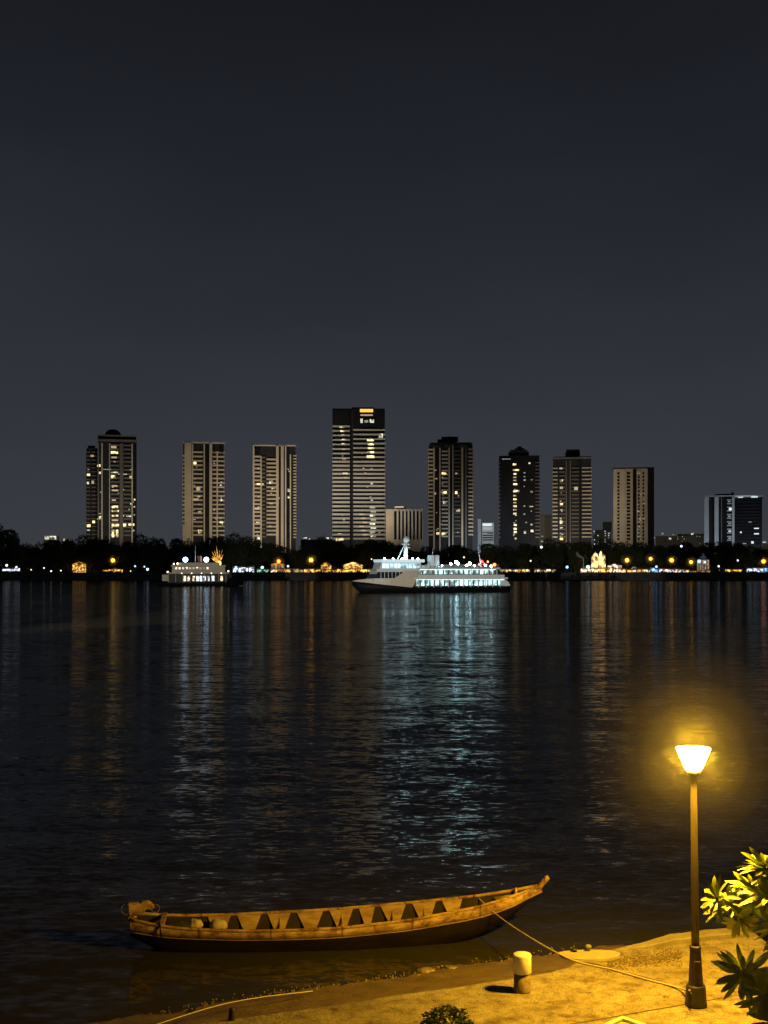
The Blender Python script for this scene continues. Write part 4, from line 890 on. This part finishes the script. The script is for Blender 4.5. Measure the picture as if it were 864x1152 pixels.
# pavilions; solid roofs emit in place of lamplight falling on them
def pavilion(name, lab, a, c, yb, yt, roofm, wallm, yoff=6, tiers=1, cat='pavilion'):
    Y = YS + yoff; s = Y / F; W = (c - a) * s; z0 = max(0, CAMZ - (yb - HOR) * s - 4.2); H = CAMZ - (yt - HOR) * s - 4.2
    root = empty(name, (((a + c) / 2 - CX) * s, Y, 4.2)); tag(root, lab, cat)
    eave = z0 + (H - z0) * .55
    g = MB(); g.box((-W * .42, -2, 0), (W * .42, 2, eave)); g.build('hall', wallm, root)
    for t in range(tiers):
        f = 1 - .38 * t; zb = eave + (H - eave) * t / tiers; zt = eave + (H - eave) * (t + 1) / tiers
        g = MB(); g.lathe([(W * .62 * f, zb), (W * .60 * f, zb + .25), (W * .30 * f, zb + (zt - zb) * .62), (W * .07, zt)], 4, smooth=False, sy=.5, rot=R(45)); g.build('roof', roofm, root)
    for i in range(5):
        x = -W * .42 + W * .84 * i / 4; g = MB(); g.box((x - .15, -2.4, 0), (x + .15, -2.1, eave)); g.build('column', far_pole, root)
    return root
gold_roof = glow('gold_roof_glow', (1.0, .45, .06), .8, .5, (.5, .3, .1)); gold_wall = glow('lit_hall', (1, .50, .10), 1.0, .8)
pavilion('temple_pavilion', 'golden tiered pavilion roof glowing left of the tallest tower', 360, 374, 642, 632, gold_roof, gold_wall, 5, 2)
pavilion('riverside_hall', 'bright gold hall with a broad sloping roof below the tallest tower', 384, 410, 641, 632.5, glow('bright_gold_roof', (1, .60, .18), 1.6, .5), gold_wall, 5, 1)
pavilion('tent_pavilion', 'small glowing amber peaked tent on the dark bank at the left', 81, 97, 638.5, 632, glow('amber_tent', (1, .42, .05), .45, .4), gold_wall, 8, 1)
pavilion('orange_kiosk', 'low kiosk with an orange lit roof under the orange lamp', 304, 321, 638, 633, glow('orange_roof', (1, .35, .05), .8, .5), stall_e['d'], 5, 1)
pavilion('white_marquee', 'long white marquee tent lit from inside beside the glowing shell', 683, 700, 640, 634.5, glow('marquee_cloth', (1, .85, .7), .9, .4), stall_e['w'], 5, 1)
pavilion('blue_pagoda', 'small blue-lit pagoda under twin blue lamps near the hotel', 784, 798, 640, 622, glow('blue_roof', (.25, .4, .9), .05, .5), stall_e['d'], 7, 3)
# glowing shell
sh_ = P(673, 637, YS + 8); shell = empty('shell_pavilion', (sh_.x, sh_.y, 4.2)); tag(shell, 'tall glowing shell-shaped pavilion of curved ribs on the far bank', 'pavilion')
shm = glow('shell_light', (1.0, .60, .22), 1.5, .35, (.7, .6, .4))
H0 = (637 - 616) * SS + 1.5
for i, (x0, x1, h, lean) in enumerate(((-5.4, -2.4, .78, .9), (-4.2, -.3, .97, .8), (.3, 3.4, 1.0, -.2), (2.2, 5.2, .86, -.5))):
    g = MB(); rows = []
    for k in range(9):
        t = k / 8; w = (1 - t ** 2.6) ** .5 * (.72 + .5 * t); xc = (x0 + x1) / 2 + lean * math.sin(t * 2.6); hw = (x1 - x0) / 2 * w
        if k == 8: hw = .08
        rows.append([(xc - hw, .6 - .8 * math.sin(t * 3), t * h * H0 + 1), (xc, -.6 - .8 * math.sin(t * 3), t * h * H0 + 1), (xc + hw, .6 - .8 * math.sin(t * 3), t * h * H0 + 1)])
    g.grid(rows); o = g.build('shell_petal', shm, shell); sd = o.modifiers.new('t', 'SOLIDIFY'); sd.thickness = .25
g = MB(); g.box((-5.5, -2, 0), (5.5, 2.5, 1.1)); g.build('plinth', conc_mid, shell)
# pale curved sculpture
sc = P(653, 628, YS + 6); g = MB(); rd = random.Random(2)
g.tube([(-1.8, 0, 5.2), (-2.2, 0, 3.9), (-1.4, 0, 2.7), (.2, 0, 1.9), (1.6, 0, 1.0), (1.9, 0, -1.5), (1.9, 0, sc.z * 0 - (sc.z - 4.2))], [.3, .8, .9, .7, .4, .2, .15], 8)
tag(g.build('curved_sculpture', mat('pale_sculpture', (.45, .5, .5), .6, .2), loc=(sc.x, sc.y, sc.z - 1)), 'pale curved sculpture left of the glowing shell', 'sculpture')

# ============================================================ FERRIES
white_m = mat('ferry_white', (.72, .76, .77), .5, .06, .4)
beige_m = mat('ferry_beige', (.62, .55, .43), .5, .05, .4)
hull_m = mat('ferry_hull', (.008, .008, .010), .5, .3, .4); hull_m.node_tree.nodes['Principled BSDF'].inputs['Specular IOR Level'].default_value = 0.1
dkwin = mat('ferry_dark_glass', (.02, .03, .04), .15, .2)
cy_win = glow('ferry_window_cyan', (.50, .90, .88), 1.9, .45)
cy_wall = glow('ferry_bridge_light', (.42, .78, 1.0), 1.3, .45)
cy_lamp = glow('ferry_deck_lamp', (.50, .88, 1.0), 95)
wh_lamp = glow('ferry_white_lamp', (.85, .95, 1.0), 40)
red_lamp = glow('ferry_red_lamp', (1.0, .03, .02), 2.5)
or_lamp = glow('ferry_orange_lamp', (1.0, .30, .04), 3)
def ship(name, lab, pxb, pxs, Yb, Ys, beam):
    a = Vector(((pxb - CX) / F * Yb, Yb, 0)); c = Vector(((pxs - CX) / F * Ys, Ys, 0)); d = c - a
    root = empty(name, tuple((a + c) / 2), math.atan2(d.y, d.x)); tag(root, lab, 'ferry'); L = d.length
    Ym = (Yb + Ys) / 2
    X = lambda px: -L / 2 + L * (px - pxb) / (pxs - pxb)
    return root, L, X
root, L, X = ship('passenger_ferry', 'large white ferry glowing cyan with two window decks, crossing the river', 396, 567, 346, 358, 11)
X = lambda px: -L / 2 + L * (px - 396) / (573 - 396)
m1 = 352 / F
Zf = lambda py: (666.3 - py) * m1
def hull(root, X, st, top, bot, hw, m, nm='hull'):
    g = MB(); rows = []
    for px, f in st:
        zt, zb, w, wb = top(px), bot(px), hw * f, hw * f * .72
        rows.append([(X(px), -w, zt), (X(px), -(w + wb) / 2, (zt + zb) / 2), (X(px), -wb, zb), (X(px), 0, zb - .5), (X(px), wb, zb), (X(px), (w + wb) / 2, (zt + zb) / 2), (X(px), w, zt)])
    g.grid(rows, closed=True); g.bm.verts.ensure_lookup_table(); n_ = 7
    g.bm.faces.new(g.bm.verts[:n_]); g.bm.faces.new(g.bm.verts[-n_:])
    return g.build(nm, m, root)
HWF = 5.5
fshape = [(396, .03), (402, .25), (410, .5), (420, .75), (435, .93), (455, 1), (560, 1), (570, .93), (575, .86)]
hull(root, X, fshape, lambda p: lerp_tab([(396, Zf(653.6)), (410, Zf(655.2)), (430, Zf(657.6)), (460, Zf(660.6)), (540, Zf(660.6)), (575, Zf(658.6))], p), lambda p: -.3 if p > 407 else -.3 + (407 - p) / 11 * 3.0, HWF, hull_m)
# beige bow bulwark with sweeping top edge, both sides
btop = [(397, 653.2), (401, 652.6), (416, 651.0), (438, 651.0), (443, 648), (450, 643), (466, 641.2), (467, 641.2)]
bw = lambda p: lerp_tab(fshape, p) * HWF
for side in (-1, 1):
    g = MB(); rows = []
    for k in range(41):
        p = 397 + 69 * k / 40
        lo = lerp_tab([(396, Zf(653.6)), (410, Zf(655.2)), (430, Zf(657.6)), (460, Zf(660.6))], p)
        if p > 460: lo = Zf(660.6 - (p - 460) / 6 * 16)
        hi = max(lo + .02, Zf(lerp_tab(btop, p)))
        y = side * (bw(p) + .04)
        rows.append([(X(p), y, lo + .0), (X(p), y, hi), (X(p), y - side * .25, hi), (X(p), y - side * .25, lo)])
    g.grid(rows, smooth=False, closed=True); g.build('bow_bulwark', beige_m, root)
def fb(nm, a, c, y0, y1, hw, m, dx=0): g = MB(); g.box((X(a), -hw, Zf(y1)), (X(c), hw, Zf(y0))); return g.build(nm, m, root)
g = MB(); rows = [[(X(p), -bw(p) + .1, Zf(lerp_tab(btop, p)) - .7 if p < 438 else Zf(652.6)), (X(p), bw(p) - .1, Zf(lerp_tab(btop, p)) - .7 if p < 438 else Zf(652.6))] for p in (398, 405, 415, 425, 435, 470)]
g.grid(rows); g.build('foredeck', mat('deck_paint', (.3, .3, .28), .7, .2), root)
# forward house: raked front, dark windows
def wedge(nm, a0, a1, c, y0, y1, hw, m):
    g = MB(); pts = [(X(a0), Zf(y0)), (X(c), Zf(y0)), (X(c), Zf(y1)), (X(a1), Zf(y1))]
    g.poly([(x, -hw, z) for x, z in pts], (0, 2 * hw, 0)); return g.build(nm, m, root)
wedge('forward_house', 421, 415.5, 470, 642, 653.5, 4.7, white_m)
wedge('forward_window', 420.6, 416.5, 449, 643.4, 650.4, 4.8, dkwin)
for i in range(6):
    g = MB(); g.box((X(424 + i * 4.2), -4.9, Zf(650.4)), (X(424.5 + i * 4.2), 4.9, Zf(643.4))); g.build('window_frame', white_m, root)
wedge('bridge_deck', 418, 420, 474, 640.2, 642.2, 5.3, white_m)
wedge('bridge_house', 425.5, 423, 470, 632.8, 640.2, 4.4, white_m)
for i in range(10):
    a = 426.5 + i * 4.3; g = MB(); g.box((X(a), -4.5, Zf(639.0)), (X(a + 3.2), 4.5, Zf(634.4))); g.build('bridge_window', cy_wall, root)
wedge('bridge_roof', 424.5, 425.5, 473.5, 629.6, 632.8, 5.2, glow('bridge_roof_glow', (.55, .85, 1.0), .55, 0, (.8, .8, .8)))  # roof emits cyan in place of deck light falling on it
# passenger decks
fb('lower_deckhouse', 463, 566, 651, 660.6, 4.9, mat('deckhouse_inner', (.10, .12, .12), .6, .1), 0)
fb('lower_deck_slab', 461, 570, 649.6, 651.6, 5.6, white_m)
fb('upper_deckhouse', 466, 558, 640.2, 649.6, 4.6, MATS['deckhouse_inner'])
fb('upper_bulwark', 465, 566, 646.6, 649.8, 5.55, white_m)
fb('upper_deck_slab', 464, 561, 638.6, 640.4, 5.5, white_m)
def rowwin(a, c, y0, y1, n_, hw, m, fill=.72):
    st = (c - a) / n_
    for i in range(n_):
        g = MB(); g.box((X(a + i * st), -hw, Zf(y1)), (X(a + i * st + st * fill), hw, Zf(y0))); g.build('window', m, root)
rowwin(467, 556, 641.4, 645.8, 15, 4.7, cy_win, .64)
rowwin(464, 565, 652.8, 658.6, 18, 5.0, cy_win, .66)
for i in range(12):
    a = 466 + i * 8.6
    for y_ in (-5.5, 5.3): g = MB(); g.box((X(a), y_, Zf(660.6)), (X(a + .7), y_ + .2, Zf(651.6))); g.build('stanchion', white_m, root)
for i in range(10):
    a = 467 + i * 10
    for y_ in (-5.5, 5.3): g = MB(); g.box((X(a), y_, Zf(646.6)), (X(a + .6), y_ + .2, Zf(640.4))); g.build('stanchion', white_m, root)
# stern taper
g = MB(); g.poly([(X(562), -5.2, Zf(660)), (X(573.5), -5.2, Zf(659)), (X(571), -5.2, Zf(654.5)), (X(566), -5.2, Zf(651.5)), (X(562), -5.2, Zf(651.5))], (0, 10.4, 0)); g.build('stern_house', white_m, root)
g = MB(); g.poly([(X(555), -4.4, Zf(646.6)), (X(565), -4.4, Zf(646.6)), (X(561), -4.4, Zf(640.4)), (X(555), -4.4, Zf(640.4))], (0, 8.8, 0)); g.build('stern_screen', dkwin, root)
for nm, y in (('top_rail', 635.6), ('top_rail', 637)):
    g = MB()
    for sd in (-5.3, 5.3): g.tube([(X(474), sd, Zf(y)), (X(560), sd, Zf(y))], .06, 5)
    for i in range(24):
        x = X(474 + i * 3.7)
        for sd in (-5.3, 5.3): g.tube([(x, sd, Zf(638.6)), (x, sd, Zf(635.6))], .05, 4)
    g.build(nm, white_m, root)
for a, c in ((484, 488.6), (489.6, 494.2)):
    g = MB(); g.box((X(a), -1.8, Zf(638.6)), (X(c), 1.8, Zf(624.6))); o = g.build('funnel', white_m, root, bevel=.2)
# mast with radar dome
g = MB(); g.tube([(X(457), 0, Zf(630)), (X(457.4), 0, Zf(616)), (X(458), 0, Zf(609))], [.75, .55, .35], 8); g.build('mast', white_m, root)
g = MB(); g.tube([(X(447.5), 0, Zf(630)), (X(455.5), 0, Zf(613))], .16, 6); g.build('mast_stay', white_m, root)
g = MB(); g.lathe([(1.0 * math.sin(a), -1.0 * math.cos(a)) for a in [.2 + i * 2.8 / 8 for i in range(9)]], 14, (X(458), 0, Zf(607.4))); g.build('radar_dome', white_m, root)
g = MB(); g.box((X(452.5), -.3, Zf(613.2)), (X(461.5), .3, Zf(611.8))); g.box((X(455), -1.6, Zf(616.8)), (X(460.5), 1.6, Zf(616))); g.build('radar_arm', white_m, root)
g = MB(); g.tube([(X(488.5), 0, Zf(624.6)), (X(488.5), 0, Zf(617))], .06, 5); g.build('antenna', white_m, root)
g = MB(); g.tube([(X(545.5), 0, Zf(638)), (X(541.5), 0, Zf(614.5))], [.18, .06], 6); g.build('stern_antenna', white_m, root)
def lampball(px, py, y, r, m, nm='deck_lamp', rt=None, XX=None, ZZ=None):
    g = MB(); g.lathe([(r * math.sin(a), -r * math.cos(a)) for a in [.2 + i * 2.8 / 6 for i in range(7)]], 10, ((XX or X)(px), y, (ZZ or Zf)(py))); return g.build(nm, m, rt or root)
for px, py, r in ((507.5, 634.5, .36), (513.5, 632.5, .45), (516, 634.2, .32), (529.5, 634, .4), (548, 636, .3), (555, 637, .3), (526, 636, .3), (497, 636.5, .25), (535, 636.5, .25)): lampball(px, py, -2, r, cy_lamp)
for px, py, r in ((457, 631.3, .01),): pass
for px in (430, 440, 450, 462, 468): lampball(px, 629.0, -3, .27, cy_lamp)
for px, py, r in ((541, 635, .45), (544, 631.5, .45), (546.5, 634.5, .4), (549.5, 635.5, .3)): lampball(px, py, -2, r, red_lamp, 'red_lamp')
for px, py, r in ((551, 632, .35), (559, 635.5, .55), (555.5, 636, .35)): lampball(px, py, -2, r, or_lamp, 'orange_lamp')
# row of downward deck lights just under the deck slabs, shining on the sides and the water
strip_m = glow('deck_strip_light', (.50, .90, .95), 3)
for a, c, py, yy in ((464, 566, 651.9, 5.35), (468, 556, 640.8, 5.3)):
    for sd in (-1, 1):
        g = MB(); g.box((X(a), sd * yy - .06, Zf(py) - .06), (X(c), sd * yy + .06, Zf(py) + .04)); g.build('light_strip', strip_m, root)
for px, py, y in ((455.5, 627, -2.5), (460, 627, 2.5)): lampball(px, py, y, .30, cy_lamp, 'mast_lamp')
g = MB(); g.box((X(470), -3.5, Zf(638.6)), (X(481), 3.5, Zf(636.4))); g.build('life_raft_rack', white_m, root)

# second boat: old steamer style with golden wing ornament
ferry1 = root
root, L, X = ship('river_steamer', 'smaller cream riverboat with black hull and two blue-white lamps, far left', 178, 274, 476, 480, 9)
m2 = 478 / F; Zf = lambda py: (659.3 - py) * m2
cream = mat('steamer_cream', (.62, .54, .40), .6, .08, .4)
hull(root, X, [(178, .3), (184, .7), (195, .95), (210, 1), (250, 1), (262, .75), (270, .35), (274, .06)], lambda p: lerp_tab([(178, Zf(655.2)), (200, Zf(655.3)), (250, Zf(654.5)), (256, Zf(653)), (274, Zf(648.5))], p), lambda p: -.3 if 183 < p < 268 else .8, 4.5, hull_m)
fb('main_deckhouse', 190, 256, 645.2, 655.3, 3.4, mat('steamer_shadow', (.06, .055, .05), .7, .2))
fb('stern_cabin', 183, 190.5, 646.4, 653.6, 3.6, cream)
fb('deck_slab', 188, 258, 643.8, 645.4, 4.2, cream)
fb('upper_house', 194, 253, 637.6, 643.8, 3.5, cream)
fb('boat_roof', 193, 254, 635.8, 637.6, 3.9, cream)
fb('wheel_house', 199, 247, 633, 635.8, 2.4, cream)
st_warm = glow('steamer_window', (1, .80, .5), 1.5, 1.0); st_cool = glow('steamer_window_cool', (.85, .92, 1.0), 1.8, 1.0)
for i, a in enumerate((207, 211, 217, 221, 225, 229, 233, 238.5, 248)):
    g = MB(); g.box((X(a), -3.55, Zf(653.6)), (X(a + 2.6), 3.55, Zf(648))); g.build('window', st_cool if 3 <= i <= 7 else st_warm, root)
for i in range(12):
    a = 197.5 + i * 3.9; g = MB(); g.box((X(a), -3.6, Zf(640.4)), (X(a + 2.2), 3.6, Zf(638.2))); g.build('window', dkwin if i % 3 else st_warm, root)
for i in range(9):
    a = 190 + i * 8; g = MB(); g.box((X(a), -4.1, Zf(655)), (X(a + .5), -3.9, Zf(645))); g.build('stanchion', cream, root)
g = MB(); g.tube([(X(219.7), 0, Zf(633)), (X(219.7), 0, Zf(613.5))], [.22, .1], 6); g.build('mast', white_m, root)
g = MB(); g.lathe([(.9, 0), (.85, 3.0), (1.0, 3.2)], 12, (X(224.5), 0, Zf(634))); g.build('funnel', mat('funnel_red', (.25, .06, .04), .6, .2), root)
for px in (208.5, 232): 
    lampball(px, 629.6, -.5, 1.0, glow('steamer_lamp', (.45, .70, 1.0), 16), 'deck_lamp', root, X, Zf)
    g = MB(); g.tube([(X(px), -.5, Zf(634)), (X(px), -.5, Zf(631.5))], .1, 5); g.build('lamp_post', white_m, root)
for px, py in ((200, 634), (257, 642.5), (189, 643.4), (196, 634.5)): lampball(px, py, -2.8, .3, glow('steamer_small_lamp', (1, .9, .75), 5), 'small_lamp', root, X, Zf)
for i in range(5): lampball(205 + i * 11, 644.9, -4.3, .16, glow('steamer_small_lamp', (1, .9, .75), 5), 'side_lamp', root, X, Zf)
# golden wing ornament standing on the steamer's roof
wp = root.matrix_basis @ Vector((X(243), 0, Zf(635.8)))
wing = empty('golden_wing', tuple(wp), root.rotation_euler[2]); tag(wing, 'golden illuminated feathered wing ornament standing on the riverboat roof', 'ornament')
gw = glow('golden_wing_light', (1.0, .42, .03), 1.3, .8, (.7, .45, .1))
for i in range(8):
    a = R(68 + i * 10); Lf = (8.2 - .9 * abs(i - 3.0)) * (1 if i % 2 else .86)
    b0 = Vector((1.2, 0, .2)); d = Vector((math.cos(a), 0, math.sin(a))); nrm = Vector((-d.z, 0, d.x))
    g = MB(); g.poly([b0, b0 + d * Lf * .5 + nrm * .26, b0 + d * Lf, b0 + d * Lf * .55 - nrm * .10], (0, .25, 0)); o = g.build('feather', gw, wing); o.location = (0, -.8 + .2 * i, 0)
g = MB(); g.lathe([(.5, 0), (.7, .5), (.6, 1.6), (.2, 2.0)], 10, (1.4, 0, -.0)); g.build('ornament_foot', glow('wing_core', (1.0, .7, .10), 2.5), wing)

# ============================================================ LAMP HALO VOLUMES, RENDER SETTINGS
for rad_, dens_ in ((0.5, 0.0013), (0.8, 0.0013), (1.15, 0.0010), (1.6, 0.0006), (2.1, 0.0003)):  # thin volumes added to imitate the glow around the quay lamp
    hz = bpy.data.materials.new('lamp_halo_vol'); hz.use_nodes = True; hz.cycles.volume_sampling = 'EQUIANGULAR'; n = hz.node_tree.nodes; n.clear(); l = hz.node_tree.links
    ho = n.new('ShaderNodeOutputMaterial'); pv = n.new('ShaderNodeVolumePrincipled')
    pv.inputs['Density'].default_value = dens_; pv.inputs['Color'].default_value = (.95, .9, .8, 1); pv.inputs['Anisotropy'].default_value = 0.0
    l.new(pv.outputs[0], ho.inputs['Volume'])
    g = MB(); bmesh.ops.create_icosphere(g.bm, subdivisions=4, radius=rad_); tag(g.build('halo_volume', hz, loc=(lp.x - .04, lp.y, ZS + 3.70)), kind='stuff')
for rad_, dens_ in ((1.8, 0.10), (2.8, 0.05), (4.2, 0.018)):  # denser volumes added to imitate glow around the amber and orange shore lamps
    hz = bpy.data.materials.new('shore_halo_vol'); hz.use_nodes = True; hz.cycles.volume_sampling = 'EQUIANGULAR'; n = hz.node_tree.nodes; n.clear()
    ho = n.new('ShaderNodeOutputMaterial'); pv = n.new('ShaderNodeVolumePrincipled'); pv.inputs['Density'].default_value = dens_; pv.inputs['Color'].default_value = (.95, .93, .9, 1)
    hz.node_tree.links.new(pv.outputs[0], ho.inputs['Volume'])
    g = MB()
    for px, py in ((127, 630.5), (313.5, 631.5), (350, 630), (705.5, 630.3), (732, 628.6), (755.5, 630.3), (777.5, 632.3), (859, 631.5)):
        p = P(px, py, YS + 1.5); bmesh.ops.create_icosphere(g.bm, subdivisions=3, radius=rad_, matrix=Matrix.Translation(p))
    tag(g.build('halo_volume', hz), kind='stuff')
scn.cycles.volume_bounces = 0
scn.cycles.max_bounces = 5
scn.cycles.sample_clamp_indirect = 4.0
